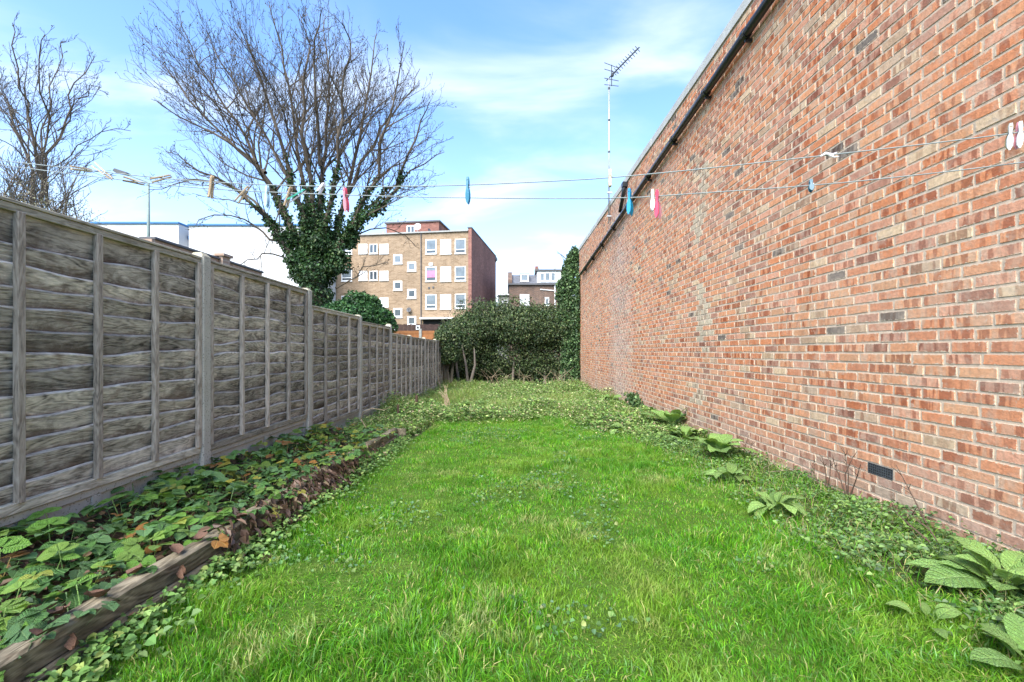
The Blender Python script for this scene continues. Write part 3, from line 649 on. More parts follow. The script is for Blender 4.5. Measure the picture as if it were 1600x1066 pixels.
# leaf litter and low leaves between the bed plants
n = 5200; y = .9+5.1*rg.random(n)**1.1; x = rg.uniform(-2.5, -1.5, n); p = np.stack([x, y, bz(y)+.11+rg.random(n)*.05], 1)
a = rg.random(n)*6.28; d = np.stack([np.cos(a), np.sin(a), rg.normal(.1, .3, n)], 1); nr = np.stack([rg.normal(0, .5, n), rg.normal(0, .5, n), np.full(n, 1.1)], 1)
L = rg.uniform(.018, .045, n)
lc = leaf_cloud('bed_litter', p, d, nr, L, L*.7, pal(n, [(.05, .11, .03), (.035, .075, .025), (.11, .065, .04), (.19, .12, .07), (.30, .24, .06)], [5, 4, 2, 1.2, .5], .25, rg), M['leaf'], kind='stuff'); lc['label'] = 'fallen leaves and low greenery between the bed plants'

n = 2200; y = np.clip(rg.normal(3.25, .62, n), 2.3, 5.2); x = rg.normal(-1.47, .055, n)+.04*(y > 2.6); p = np.stack([x, y, bz(y)+.03+.19*rg.random(n)**.7-np.maximum(x+1.47, 0)*.9], 1)
d = np.stack([rg.normal(.6, .6, n), rg.normal(0, .7, n), rg.normal(-.9, .4, n)], 1); nr = np.stack([np.full(n, .9), rg.normal(0, .5, n), rg.normal(.3, .5, n)], 1); L = rg.uniform(.03, .075, n)
k = rg.random(n) < .25+.9*vnoise(x*0, y, 2.6, 71); 
o = leaf_cloud('dead_foliage', p[k], d[k], nr[k], L[k], L[k]*rg.uniform(.12, .6, k.sum()), pal(k.sum(), [(.10, .06, .042), (.17, .105, .07), (.06, .038, .028), (.32, .23, .14), (.12, .16, .05)], [4, 3, 3, 1.2, 1], .25, rg), M['leaf'], kind='stuff'); o['label'] = 'brown dead foliage hanging over the timber edge of the bed'
# ------------------------------------------------------------------ plants with leaves one can pick apart
def broad_leaf(name, a, b, wr, seg=7, rib=.16, colr=(.075, .16, .04), wave=.02, sd=0, stalk=.18):
    r = random.Random(sd); V = []; fs = []; B = []
    for s in range(seg+1):
        t = s/seg; wv = wr*(math.sin(math.pi*t**.85)**.62 if 0 < t < 1 else .06); ph = r.uniform(0, 6)
        yy = stalk+(1-stalk)*t*(1-.10*b*t); zc = a*(stalk+t)-b*t*t*.9
        for q in (-1, -.5, 0, .5, 1):
            B.append((q, t, 0)); V.append((wv*.5*q, yy, zc+rib*abs(q)*wv*.5*(1 if abs(q) < .9 else .8)+wave*math.sin(ph+q*4)*abs(q)))
    for s in range(seg):
        for q in range(4): i = s*5+q; fs.append((i, i+1, i+6, i+5))
    n0 = len(V); B += [(0, .5, 0)]*4; V += [(-.012, 0, 0), (.012, 0, 0), (.012, stalk+.05, a*stalk+.0), (-.012, stalk+.05, a*stalk)]; fs.append((n0, n0+1, n0+2, n0+3))
    lt = [len(f) for f in fs]; ff = [i for f in fs for i in f]
    return np_mesh(name, V, ff, lt, M['big_leaf'], np.tile(np.array(colr), (len(V), 1)), smooth=True, seed=B)
def trefoil(name, colr, sd):
    r = random.Random(sd); V = []; fs = []; B = []
    for ang in (-1.15, 0, 1.15):
        L = r.uniform(.36, .46); Wd = L*r.uniform(.92, 1.08); c, s_ = math.cos(ang), math.sin(ang); b = len(V); cup = r.uniform(.12, .3); dr = r.uniform(-.35, .05); m = 7; tw = r.uniform(-.15, .15)
        for i in range(m+1):
            t = i/m; hw = Wd*.5*max(.05, math.sin(math.pi*(.04+.93*t)**.85))**.6*(1+.07*(-1)**i)
            for q in (-1, -.5, 0, .5, 1):
                x_, y_ = hw*q, L*(t-.10*abs(q)*t)+.05; z_ = .62+cup*abs(x_)*1.1+dr*y_*y_/L+tw*x_
                V.append((c*x_+s_*y_, -s_*x_+c*y_+.30, z_)); B.append((q, t, 0))
        for i in range(m):
            for q in range(4): j = b+i*5+q; fs.append((j, j+1, j+6, j+5))
    b = len(V); V += [(-.012, 0, 0), (.012, 0, 0), (.012, .32, .63), (-.012, .32, .63)]; B += [(0, .5, 0)]*4; fs.append((b, b+1, b+2, b+3))
    return np_mesh(name, V, [i for f in fs for i in f], [len(f) for f in fs], M['big_leaf'], np.tile(np.array(colr), (len(V), 1)), smooth=True, seed=B)
TRE = [trefoil('strawberry_leaf', c, i) for i, c in enumerate([(.13, .28, .04), (.09, .21, .055), (.20, .34, .06), (.12, .24, .09)])]
TREY = [trefoil('yellow_leaf', c, 9+i) for i, c in enumerate([(.42, .38, .05), (.26, .30, .05), (.36, .16, .04)])]
BRO = [broad_leaf('dark_broad_leaf', .35, .55, .46, colr=(.05, .125, .03), sd=1), broad_leaf('dark_broad_leaf', .6, .75, .5, colr=(.06, .15, .035), sd=2)]
COM = [broad_leaf('long_leaf', .45, .6, .47, colr=(.22, .37, .09), sd=3), broad_leaf('long_leaf', .3, .4, .50, colr=(.18, .32, .08), sd=4), broad_leaf('long_leaf', .6, .85, .45, colr=(.25, .40, .10), sd=5)]
def plant(kind, x, y, z, n, size, meshes, lab, cat, group, sd, tilt=(-.05, .6), special=None, ps=.0, spread=.04):
    r = random.Random(sd); t = empty(kind, (x, y, z), r.uniform(0, 6), lab, cat, group)
    a0 = r.uniform(0, 6)
    for i in range(n):
        me = r.choice(special) if special and r.random() < ps else r.choice(meshes)
        o = link('leaf', me, t); a = a0+i*2.4+r.uniform(-.4, .4); s = size*r.uniform(.65, 1.2)
        if me in TREY: o['label'] = 'yellowing leaf'
        o.location = (spread*math.cos(a+1.57)*r.random(), spread*math.sin(a+1.57)*r.random(), r.uniform(-.01, .02))
        if spread < .09:
            q_ = (i+.5)/n; tl_ = tilt[0]+(tilt[1]-tilt[0])*q_**1.2+r.uniform(-.12, .12); s *= 1.12-.45*q_
        else: tl_ = r.uniform(*tilt)
        o.rotation_euler = (tl_, r.uniform(-.3, .3), a); o.scale = (s*r.uniform(.85, 1.15), s, s*r.uniform(.8, 1.1))
    return t
r = random.Random(77); spots = []
for i in range(1600):
    y = 1.15+4.9*r.random()**1.15; x = r.uniform(-2.49, -1.52 if y < 2.7 else -1.42)
    if all((x-a)**2+(y-b)**2 > .017*(1+.1*y) for a, b in spots): spots.append((x, y))
    if len(spots) >= 112: break
for i, (x, y) in enumerate(spots):
    plant('strawberry_plant', x, y, bz(y)+(.115 if x < -1.5 else .17), 10 if y < 4 else 8, r.uniform(.085, .14)+(.05 if x < -2.15 else 0), TRE, 'leafy green strawberry plant in the raised bed under the fence', 'plant', 'strawberry plants in the raised bed', 100+i, (-.65, .5), TREY, .07 if y < 2.8 else .13, .10)
for x, y, s, sd, lab in ((-1.98, 2.05, .27, 1, 'large dark broad leaved plant in the bed below the first fence panel'), (-2.33, 1.78, .20, 2, 'broad leaved plant at the near end of the raised bed against the gravel board'), (-2.2, 3.95, .22, 3, 'dark leafy plant in the bed beside the second concrete post'), (-1.85, 2.75, .2, 4, 'rounded leafy plant standing above the sleeper in the near bed')):
    plant('broad_leaved_plant', x, y, bz(y)+.11, 9, s, BRO, lab, 'plant', 'broad leaved plants in the bed', 200+sd, (-.2, .45))
def gp(px, py): # ground point seen at a photo pixel
    lo = 1.0
    for _ in range(40): d = lo; x = (px-UX)/F*d; lo = (H-float(gz(x, d)))*F/(py-UY)
    return (px-UX)/F*lo, lo
for px, py, s, n, sd, lab in ((1568, 930, .27, 22, 1, 'large rosette of broad veined leaves at the wall foot, right edge of the view'), (1618, 1060, .22, 12, 2, 'broad leaved plant cut by the bottom right corner of the view'), (1212, 806, .19, 20, 3, 'pale green rosette on the lawn edge below the air vent'), (1120, 716, .34, 24, 4, 'tall upright broad leaved plant beside the wall, right of the lawn'), (1140, 755, .2, 16, 5, 'small low rosette just below the tall plant by the wall'), (1050, 668, .42, 13, 6, 'broad leaved plant against the wall near the pale patch line'), (1070, 690, .30, 11, 7, 'low leafy plant between lawn and wall beside the dead stems'), (1010, 655, .34, 11, 8, 'pale leafy plant at the far right corner of the lawn'), (1450, 985, .15, 6, 9, 'small yellow green plant in the grass left of the large rosette'), (950, 632, .42, 12, 10, 'spreading leafy plant in the far weeds near the wall'), (1040, 652, .35, 10, 11, 'leafy plant at the wall foot left of the tall plant')):
    x, y = gp(px, py); x = min(x, WX-.14)
    plant('comfrey_plant', x, y, float(gz(x, y))+.03, n, s, COM, lab, 'plant', 'broad rosettes by the wall', 300+sd, (.15, 1.25) if sd in (4, 6) else (-.05, .95))
r = random.Random(5)
for i in range(34):
    x = r.uniform(-2.2, 2.3); y = 8.1+6.5*r.random()**1.5-(max(0, x-.9)*2.2)
    plant('dock_plant', x, y, float(gz(x, y))+.03, 7, r.uniform(.2, .34), COM, 'leafy green weed rosette in the rough ground beyond the lawn', 'plant', 'weed rosettes in the far rough ground', 400+i, (-.3, .35))
# dead leaves on the timber edge
dl = None; r = random.Random(8)
def dead_leaf_mesh(sd):
    r = random.Random(sd); V = []; fs = []
    for s in range(5):
        t = s/4; w_ = (.06, .42, .55, .36, .03)[s]
        for q in (-1, 0, 1): V.append((q*w_*.7, t-.5, .6*abs(q)*w_*r.uniform(.5, 1.3)+.5*(t-.5)**2*r.uniform(.5, 2)+r.uniform(-.07, .07)))
    for s in range(4):
        for q in range(2): i = s*3+q; fs.append((i, i+1, i+4, i+3))
    return np_mesh('dead_leaf', V, [i for f in fs for i in f], [4]*len(fs), M['dead_leaf'], smooth=True)
DM = [dead_leaf_mesh(i) for i in range(4)]
for i, (y, up) in enumerate([(1.42, 1), (1.5, 0), (1.66, 1), (1.72, 0), (1.95, 0), (2.0, 0), (2.2, 1), (2.28, 0), (2.5, 1), (2.62, 0), (2.9, 1), (3.1, 0), (3.3, 0), (1.55, 1), (1.85, 1), (2.05, 1)]):
    o = link('dead_leaf', DM[i % 4]); s = r.uniform(.06, .105)
    tag(o, 'curled dark brown dead leaf hanging over the timber sleepers', 'leaf', 'dead leaves on the timber edge')
    o.location = (-1.50+r.uniform(-.05, .02), y, bz(y)+.182) if up else (-1.435, y, bz(y)+.07+r.uniform(-.03, .05))
    o.rotation_euler = (r.uniform(-.4, .4), (r.uniform(-.3, .3) if up else 1.2), r.uniform(0, 6)); o.scale = (s, s, s)

def stem_set(name, base, stems, m, lab, cat, group=None):
    t = empty(name, base, label=lab, cat=cat, group=group)
    for pts, r0 in stems: MB().tube(pts, [r0*(1-.7*i/(len(pts)-1)) for i in range(len(pts))], 5).build('stem', m, t)
    return t
def wp(px, py, off=.12): # a point a little in front of the wall
    d = (WX-off)*F/(px-UX); return Vector((WX-off, d, H-(py-UY)/F*d))
r = random.Random(3)
def wisp(px, py, tops, m, lab, off=.12, r0=.006, nm='dead_shoot'):
    b = wp(px, py, off); st = []
    for tx, ty in tops:
        e = wp(tx, ty, off+r.uniform(-.06, .03)); mdl = (b+e)/2+Vector((r.uniform(-.04, .02), r.uniform(-.03, .03), .02)); st.append(([b, b+(mdl-b)*.5, mdl, e+(mdl-e)*.4, e], r0))
        for _ in range(4):
            q = mdl+(e-mdl)*r.uniform(.1, .9); st.append(([q, q+Vector((r.uniform(-.06, .02), r.uniform(-.08, .08), r.uniform(.02, .07)))], r0*.5))
    stem_set(nm, b, st, m, lab, 'stems')
wisp(1325, 785, [(1300, 715), (1318, 700), (1334, 712), (1345, 725)], M['brown_stem'], 'thin brown twigs of a bare shoot standing left of the air vent')
wisp(1290, 775, [(1272, 720), (1284, 712), (1298, 718)], M['brown_stem'], 'small bare shoot standing against the wall, two steps left of the vent')
wisp(1475, 870, [(1400, 726)], M['brown_stem'], 'single long bare bramble stem leaning left against the wall', .2)
wisp(1480, 870, [(1390, 792), (1420, 800)], M['brown_stem'], 'arching bramble stems in the border left of the large rosette', .38)
wisp(1168, 735, [(1150, 665), (1170, 680), (1176, 690)], M['brown_stem'], 'dark bare stems against the wall right of the tall plant')
wisp(1175, 745, [(1215, 722), (1190, 720), (1205, 745), (1230, 735)], M['dead_stem'], 'straw coloured dead stems flopping at the wall foot', .3)
wisp(1080, 692, [(1065, 660), (1072, 664), (1060, 680)], M['dead_stem'], 'pale dead stems among the leaves near the mid wall', .25)
# dead stalks and hoop at the far end of the bed
def fp(px, py, d): return P(px, py, d)
stem_set('arching_cane', fp(572, 672, 6.3), [([fp(575, 674, 6.3), fp(564, 655, 6.3), fp(568, 643, 6.25), fp(582, 638, 6.2), fp(600, 641, 6.1), fp(612, 636, 6.0)], .008)], M['dead_stem'], 'pale dead stem arching in a hoop at the far end of the bed', 'stems')
r = random.Random(12)
stem_set('dead_plant', fp(697, 640, 9.5), [([fp(697+r.uniform(-4, 6), 642, 9.5), fp(697+r.uniform(-5, 5), 625, 9.5), fp(692+r.uniform(-8, 10), 606+r.uniform(-6, 10), 9.5)], .014) for _ in range(9)], M['dead_stem'], 'bundle of straw coloured dead stalks near the far fence', 'stems')
for px, ya_, yb_, d_, r0, lab in ((651, 652, 617, 8.6, .028, 'short brown wooden stake standing by the fence past the bed'), (622, 662, 632, 7.6, .02, 'thin pale stake just beyond the end board of the bed')):
    t = empty('wooden_stake', fp(px, ya_, d_), 0, lab, 'stake'); MB().tube([fp(px, ya_+4, d_), fp(px, yb_+2, d_), fp(px+.5, yb_, d_)], [r0, r0*.95, r0*.6], 7).build('stake', M['brown_stem'], t)
stem_set('thin_cane', fp(690, 615, 15), [([fp(690, 612, 15), fp(681, 578, 15)], .014)], M['dead_stem'], 'thin pale cane leaning on the far fence', 'cane')
st = []
for _ in range(40):
    bx = random.uniform(760, 900); q = random.uniform(15.2, 16.6); st.append(([fp(bx, 606, q), fp(bx+random.uniform(-10, 6), 590, q), fp(bx+random.uniform(-26, 14), random.uniform(572, 592), q)], .007))
t = empty('dry_weeds', fp(820, 606, 15.8), label='tangle of straw coloured dry stems in front of the hedge', cat='stems'); g = MB()
for pts, r0 in st: g.tube(pts, [r0, r0*.8, r0*.4], 3)
g.build('stems', M['dead_stem'], t)['kind'] = 'stuff'

# ------------------------------------------------------------------ hedge, ivy and bushes: trunks plus leaf masses
def blob_leaves(center, rad, n, rg, thick=.35, lump=.25, sd=0, bottom=-1.0):
    u = rg.normal(size=(n, 3)); u = unit(u); u = u[u[:, 2] > bottom]; n = len(u)
    lo = (np.sin(5*u[:, 0]+sd)+np.sin(4*u[:, 1]+2*sd+3*u[:, 2])+np.sin(6*u[:, 2]+1.3*sd))*lump/3
    fr = (np.sin(13*u[:, 0]+2*sd)+np.sin(15*u[:, 2]+3*u[:, 1]*4))*lump/5
    rr = (1+lo+fr)*(1-thick*rg.random(n)**1.8)
    return np.asarray(center)+u*np.asarray(rad)*rr[:, None], u
def foliage(parent, pts, nr, L, cols, wts, rg, m, wr=.62, var=.28, name='foliage', droop=.5):
    n = len(pts); d = rg.normal(size=(n, 3))*.8+nr*.5-np.array([0, 0, droop]); nn = nr+rg.normal(size=(n, 3))*.6+np.array([0, 0, .4])
    l = L*rg.uniform(.7, 1.35, n)
    return leaf_cloud(name, pts, d, nn, l, l*wr, pal(n, cols, wts, var, rg), m, parent, kind='stuff')
HC = [(.038, .068, .024), (.06, .092, .032), (.10, .13, .048), (.022, .042, .017), (.15, .17, .08)]
rg = np.random.default_rng(9)
hd = 17.6; hb = float(gz(0, hd))
hedge = empty('overgrown_hedge', (.3, hd+1, hb), label='overgrown dark green hedge closing the far end of the garden', cat='hedge')
pts, nrs = [], []
def hz(px, py, d): return np.array(P(px, py, d))
for (px, py, rx, ry, rz_, n) in ((735, 522, 1.1, 1.0, .85, 9000), (770, 505, 1.2, 1.1, .85, 9000), (815, 508, 1.2, 1.1, .8, 9000), (855, 512, 1.1, 1.1, .85, 8000), (890, 510, .9, 1.0, .95, 6000), (720, 560, .7, .9, .9, 6000), (700, 530, .42, .7, .5, 2500), (800, 555, 2.0, .55, .85, 8500), (860, 560, 1.2, .6, .9, 6000), (880, 590, .9, .4, .35, 2500), (700, 585, .25, .4, .5, 1500), (740, 575, 1.3, .5, .8, 5000), (800, 585, 1.6, .5, .55, 6000), (850, 585, 1.2, .5, .55, 5000)):
    q, u = blob_leaves(hz(px, py, hd+(1.2 if len(pts) < 22 else 2.1)), (rx, ry, rz_), n, rg, .3, .24, px*.07); pts.append(q); nrs.append(u)
    q, u = blob_leaves(hz(px, py, hd+(1.2 if len(pts) < 22 else 2.1)), (rx*1.12, ry*1.1, rz_*1.12), n//2, rg, .22, .42, px*.07+2); pts.append(q); nrs.append(u)
pts = np.concatenate(pts); nrs = np.concatenate(nrs); k = (pts[:, 2] > hb-.05) & (pts[:, 0] < WX+.05-.0*pts[:, 1]); pts, nrs = pts[k], nrs[k]
foliage(hedge, pts, nrs, .070, HC, [3.5, 4, 3, 2.5, 1.6], rg, M['gloss_leaf'], .6, .4)
g = MB()
for px, py, d_, e in ((735, 592, 17.0, (741, 545)), (731, 592, 17.4, (722, 540)), (718, 596, 17.5, (712, 550)), (800, 600, 18.2, (805, 530)), (850, 600, 18.3, (860, 530))):
    b = P(px, py+6, d_); t_ = P(e[0], e[1], d_+.5); m_ = (b+t_)/2+Vector((random.uniform(-.1, .1), 0, 0)); MB().tube([b, m_, t_], [.06, .045, .025], 6).build('trunk', M['pale_twig'], hedge)
g = MB()
for i in range(70):
    px = random.uniform(690, 880); py = 478+12*math.sin(px*.05)+max(0, 725-px)*.8; b = P(px, py+8, hd+random.uniform(.3, 1.6)); e = b+Vector((random.uniform(-.25, .25), random.uniform(-.3, .3), random.uniform(.15, .5))); g.tube([b, (b+e)/2+Vector((random.uniform(-.05, .05), 0, .02)), e], [.011, .009, .005], 3)
g.build('shoots', M['twig'], hedge)
# ivy over the far end of the wall
ivy = empty('ivy', (2.3, 18.0, hb), label='tall mass of ivy climbing the far end of the brick wall', cat='ivy'); pts, nrs = [], []
for (px, py, rx, ry, rz_, n) in ((892, 590, .42, .5, .7, 3500), (893, 550, .45, .5, .9, 4500), (890, 505, .5, .5, .9, 4500), (892, 465, .5, .5, .8, 4200), (894, 430, .42, .5, .7, 3600), (897, 405, .26, .4, .45, 1700), (880, 455, .28, .4, .5, 1300)):
    q, u = blob_leaves(hz(px, py, 18.2), (rx, ry, rz_), n, rg, .3, .22, py*.05); pts.append(q); nrs.append(u)
# creep on the wall end itself
q = np.stack([rg.uniform(WX-.12, WX-.02, 1500), rg.uniform(17.3, 17.75, 1500), rg.uniform(hb, H+3.0, 1500)], 1); pts.append(q); nrs.append(np.tile([-1., -.3, .2], (1500, 1)))
pts = np.concatenate(pts); nrs = np.concatenate(nrs); k = (pts[:, 0] < WX+.02) & (pts[:, 2] > hb-.05); 
foliage(ivy, pts[k], nrs[k], .085, [(.05, .10, .035), (.08, .14, .05), (.13, .19, .08), (.03, .06, .025)], [4, 4, 2, 2], rg, M['gloss_leaf'], .75, .35)
MB().tube([(WX-.35, 18.1, hb-.1), (WX-.3, 18.2, H+1), (WX-.4, 18.2, H+2.6)], [.08, .06, .03], 6).build('stem', M['bark'], ivy)
g = MB()
for i in range(14):
    b = P(random.uniform(880, 900), random.uniform(400, 450), 18.2); e = b+Vector((random.uniform(-.5, -.15), random.uniform(-.2, .2), random.uniform(.05, .45))); g.tube([b, (b+e)/2+Vector((0, 0, .05)), e], [.012, .01, .006], 3)
g.build('shoots', M['twig'], ivy)
# ivy tuft half way along the wall foot
iv2 = empty('ivy_clump', (WX-.06, 8.6, -.1), label='small ivy clump climbing the foot of the brick wall', cat='ivy')
py_, pz_ = [], []
for _ in range(1600):
    px = random.gauss(1002, 9); py = random.uniform(614, 660); 
    if abs(px-(990+(py-614)*.55)) < 9: d_, z_ = wall_at(px, py); py_.append(d_); pz_.append(z_)
q = np.stack([WX-.02-np.random.rand(len(py_))*.12, py_, pz_], 1)
foliage(iv2, q, np.tile([-1., -.2, .2], (len(q), 1)), .06, [(.05, .10, .03), (.09, .15, .05), (.16, .18, .07)], [3, 3, 1], rg, M['leaf'], .85)
# bushes behind the fence
def bush(name, px, py, d_, rad, n, L, cols, wts, lab, parts=((0, 0, 0, 1),), m='gloss_leaf', stem='bark'):
    c = P(px, py, d_); gb = float(gz(0, d_)); t = empty(name, (c.x, d_, gb), label=lab, cat='bush')
    a, b = [], []
    for ox, oy, oz, s in parts:
        q, u = blob_leaves((c.x+ox, d_+oy, c.z+oz), tuple(v*s for v in rad), int(n*s), rg, .35, .26, ox*3+px); a.append(q); b.append(u)
    foliage(t, np.concatenate(a), np.concatenate(b), L, cols, wts, rg, M[m])
    g = MB(); 
    for i in range(5): g.tube([(c.x+random.uniform(-.15, .15), d_, gb-.1), (c.x+random.uniform(-.3, .3), d_, c.z-.2), (c.x+random.uniform(-rad[0]*.7, rad[0]*.7), d_+random.uniform(-.3, .3), c.z+rad[2]*.3)], [.06, .045, .02], 5)
    g.build('stems', M[stem], t); return t
bush('laurel_bush', 562, 492, 13.0, (.68, .6, .55), 6500, .075, [(.03, .085, .028), (.045, .115, .035), (.07, .15, .045), (.02, .055, .02)], [4, 4, 2, 2], 'rounded dark green bush rising behind the third and fourth fence panels', ((0, 0, 0, 1), (-.55, .1, -.05, .85), (.5, 0, -.22, .7), (.15, 0, .22, .6)))
bush('fence_ivy', 700, 530, 16.6, (.5, .45, .5), 3000, .08, HC, [4, 4, 2, 2, 1], 'ivy bush spilling over the far end of the fence', ((0, 0, 0, 1), (.05, -.1, -.5, .7)))

# ------------------------------------------------------------------ bare trees
TIPS = []
def branch_tree(g, pts, r0, r1, level, rnd, up=.25, dens=1.0, maxl=3, n=5, minr=.006, prof=None):
    """pts: main line of a limb. Adds it and its side branches, thinner and shorter each time, to g."""
    if level >= 2: TIPS.append(pts[-1])
    k_ = len(pts); rs = [max(minr, r0+(r1-r0)*(i/(k_-1))**.8) for i in range(k_)]
    g.tube(pts, rs, n, cap=False)
    if level >= maxl: return
    seglen = [0]
    for i in range(k_-1): seglen.append(seglen[-1]+(pts[i+1]-pts[i]).length)
    Ltot = seglen[-1]
    cnt = max(2, int(dens*(Ltot*(1.9, 2.5, 3.6, 4)[level])+.5))
    for c in range(cnt):
        s = Ltot*(.22+.78*(c+rnd.random()*.9)/cnt) if level == 0 else Ltot*(.15+.85*(c+rnd.random()*.9)/cnt)
        s = min(s, Ltot*.985)
        i = max(j for j in range(k_) if seglen[j] <= s); i = min(i, k_-2); u = (s-seglen[i])/max(1e-6, seglen[i+1]-seglen[i])
        p = pts[i].lerp(pts[i+1], u); t = (pts[i+1]-pts[i]).normalized(); rr = rs[i]+(rs[i+1]-rs[i])*u
        az = rnd.uniform(0, 6.283); o = t.orthogonal().normalized(); o = (o*math.cos(az)+t.cross(o)*math.sin(az))
        ang = rnd.uniform(.38, .85); dv = (t*math.cos(ang)+o*math.sin(ang)).normalized()
        Lb = ((Ltot-s)*.46+Ltot*.09)*rnd.uniform(.5, 1.1) if level == 0 else Ltot*rnd.uniform(.28, .55)*(1-.45*s/Ltot)
        Lb = max(.18, Lb); m_ = 5 if level == 0 else 4; q = [p]; cur = p.copy()
        for _ in range(m_):
            dv = (dv+Vector((rnd.gauss(0, .15), rnd.gauss(0, .15), rnd.gauss(0, .12)+up*.5))).normalized(); cur = cur+dv*Lb/m_; q.append(cur.copy())
        nr_ = max(minr, min(rr*.62, .008+Lb*.0095)); branch_tree(g, q, nr_, minr*.8, level+1, rnd, up, dens, maxl, 4 if level == 0 else 3, minr)
def smooth_line(pp, it=2):
    for _ in range(it):
        q = [pp[0]]
        for a, b in zip(pp[:-1], pp[1:]): q += [a.lerp(b, .25), a.lerp(b, .75)]
        q.append(pp[-1]); pp = q
    return pp
def tree(name, base_px, d_, limbs, lab, trunk, seed, dens, minr, leaf_d=None):
    rnd = random.Random(seed); b = P(base_px, UY, d_); gb = float(gz(0, min(d_, 24))); t = empty(name, (b.x, d_, gb), label=lab, cat='tree')
    tp = [Vector((P(trunk[0][0], 0, d_).x, d_, gb-.2))]+[P(x_, y_, d_) for x_, y_, _ in trunk]
    MB().tube(smooth_line(tp), [trunk[0][2]*1.15+(trunk[-1][2]-trunk[0][2]*1.15)*i/(len(smooth_line(tp))-1) for i in range(len(smooth_line(tp)))], 10).build('trunk', M['bark'], t, smooth=True)
    lines = []
    for line, r0, dep in limbs:
        pp = []
        for i, (x_, y_) in enumerate(line): pp.append(P(x_, y_, d_+dep*(i/(len(line)-1))))
        pp = smooth_line(pp, 1); pp = [p+Vector((rnd.gauss(0, .05), rnd.gauss(0, .12), rnd.gauss(0, .04)))*(0 if i == 0 else 1) for i, p in enumerate(pp)]
        lines.append((pp, r0)); g = MB(); branch_tree(g, pp, r0, minr*2, 0, rnd, .21, dens, 3, 6, minr)
        g.build('limb', M['bark' if False else 'twig'], t, fix=False)
        # thick lower part gets proper bark
    T = np.array([tuple(p) for p in TIPS]); TIPS.clear(); q = np.random.default_rng(seed); T = T[q.random(len(T)) < .5]; n = len(T)
    L = q.uniform(.03, .075, n)*d_/20; leaf_cloud('seed_clusters', T+q.normal(0, .04, (n, 3)), q.normal(size=(n, 3))-[0, 0, .8], q.normal(size=(n, 3)), L, L*.7, pal(n, [(.075, .055, .042), (.11, .08, .055)], [1, 1], .2, q), M['leaf'], t, kind='stuff')
    return t, lines
big_limbs = [
 ([(470, 425), (440, 378), (418, 345), (390, 312), (350, 285), (305, 262), (262, 238)], .16, -2),
 ([(478, 405), (455, 350), (436, 305), (402, 255), (375, 200), (338, 150), (300, 85), (283, 30)], .17, 2),
 ([(484, 400), (470, 335), (455, 280), (440, 220), (415, 150), (395, 90), (372, 30)], .17, -2.5),
 ([(488, 400), (482, 330), (470, 260), (462, 200), (450, 120), (432, 60), (420, 8)], .16, 1.5),
 ([(492, 395), (485, 300), (478, 230), (475, 150), (482, 80), (470, 22)], .17, -1),
 ([(497, 390), (500, 310), (508, 250), (512, 180), (514, 100), (508, 28)], .17, 2.5),
 ([(505, 400), (515, 330), (522, 270), (530, 200), (535, 130), (545, 70), (535, 30)], .16, -2),
 ([(510, 410), (530, 350), (545, 290), (556, 230), (572, 160), (582, 100), (588, 52)], .17, 1),
 ([(515, 415), (545, 360), (570, 310), (590, 265), (602, 205), (622, 140), (632, 72)], .18, -1),
 ([(545, 360), (575, 325), (615, 292), (650, 262), (694, 235)], .11, 2),
 ([(535, 380), (585, 330), (615, 300), (635, 250), (655, 200), (672, 160)], .13, -2),
 ([(440, 378), (415, 370), (388, 345), (350, 330), (308, 350)], .07, -1.5),
 ([(452, 405), (420, 395), (395, 405), (362, 420)], .05, -2.5),
 ([(430, 350), (385, 300), (335, 285), (285, 282), (242, 300)], .09, 2),
 ([(402, 255), (345, 212), (295, 190), (245, 160)], .09, -1),
 ([(415, 270), (360, 225), (310, 170), (268, 120), (250, 95)], .10, 1.5),
 ([(525, 450), (550, 438), (575, 414), (612, 410)], .05, -2),
 ([(545, 370), (592, 352), (625, 362), (650, 385)], .045, 1.5),
 ([(462, 300), (430, 235), (392, 170), (350, 110), (322, 50)], .11, 2.5),
 ([(540, 300), (575, 240), (600, 190), (640, 150), (655, 110)], .10, 2.5),
 ([(500, 260), (497, 180), (490, 110), (498, 50), (505, 12)], .10, -2.5)]
big_limbs = [(a, b*.86, c) for a, b, c in big_limbs]
tr, lines = tree('bare_tree', 490, 20.0, big_limbs, 'large bare winter tree with ivy covered trunk behind the fence', [(500, 500, .52), (490, 455, .48), (488, 415, .42)], 11, 1.08, .0062)
pts, nrs = [], []
rg = np.random.default_rng(31)
for pp, r0 in lines[:11]:
    L = 0
    for a, b in zip(pp[:-1], pp[1:]):
        seg = (b-a).length; L += seg; f = max(0, 1-L/(3.6+2*rg.random())); n = int(470*seg*f*(.4+1.0*rg.random()))
        if n < 1: continue
        u = rg.random(n)[:, None]; off = unit(rg.normal(size=(n, 3))); pts.append(np.array(a)*(1-u)+np.array(b)*u+off*(.08+.34*f*rg.random(n)[:, None])); nrs.append(off)
for px, py, rx, rz_, n in ((492, 470, .75, .9, 2800), (490, 425, .85, .8, 2800), (470, 410, .5, .55, 1200), (525, 410, .55, .6, 1400), (505, 380, .6, .5, 1200), (450, 375, .3, .5, 600), (548, 370, .3, .5, 600)):
    q, u = blob_leaves(hz(px, py, 20), (rx, rx, rz_), n, rg, .5, .3, px); pts.append(q); nrs.append(u)
pts = np.concatenate(pts); nrs = np.concatenate(nrs)
foliage(tr, pts, nrs, .12, [(.03, .07, .025), (.05, .10, .035), (.02, .045, .018), (.085, .12, .045)], [4, 3, 3, 1.3], rg, M['leaf'], .8, name='ivy')
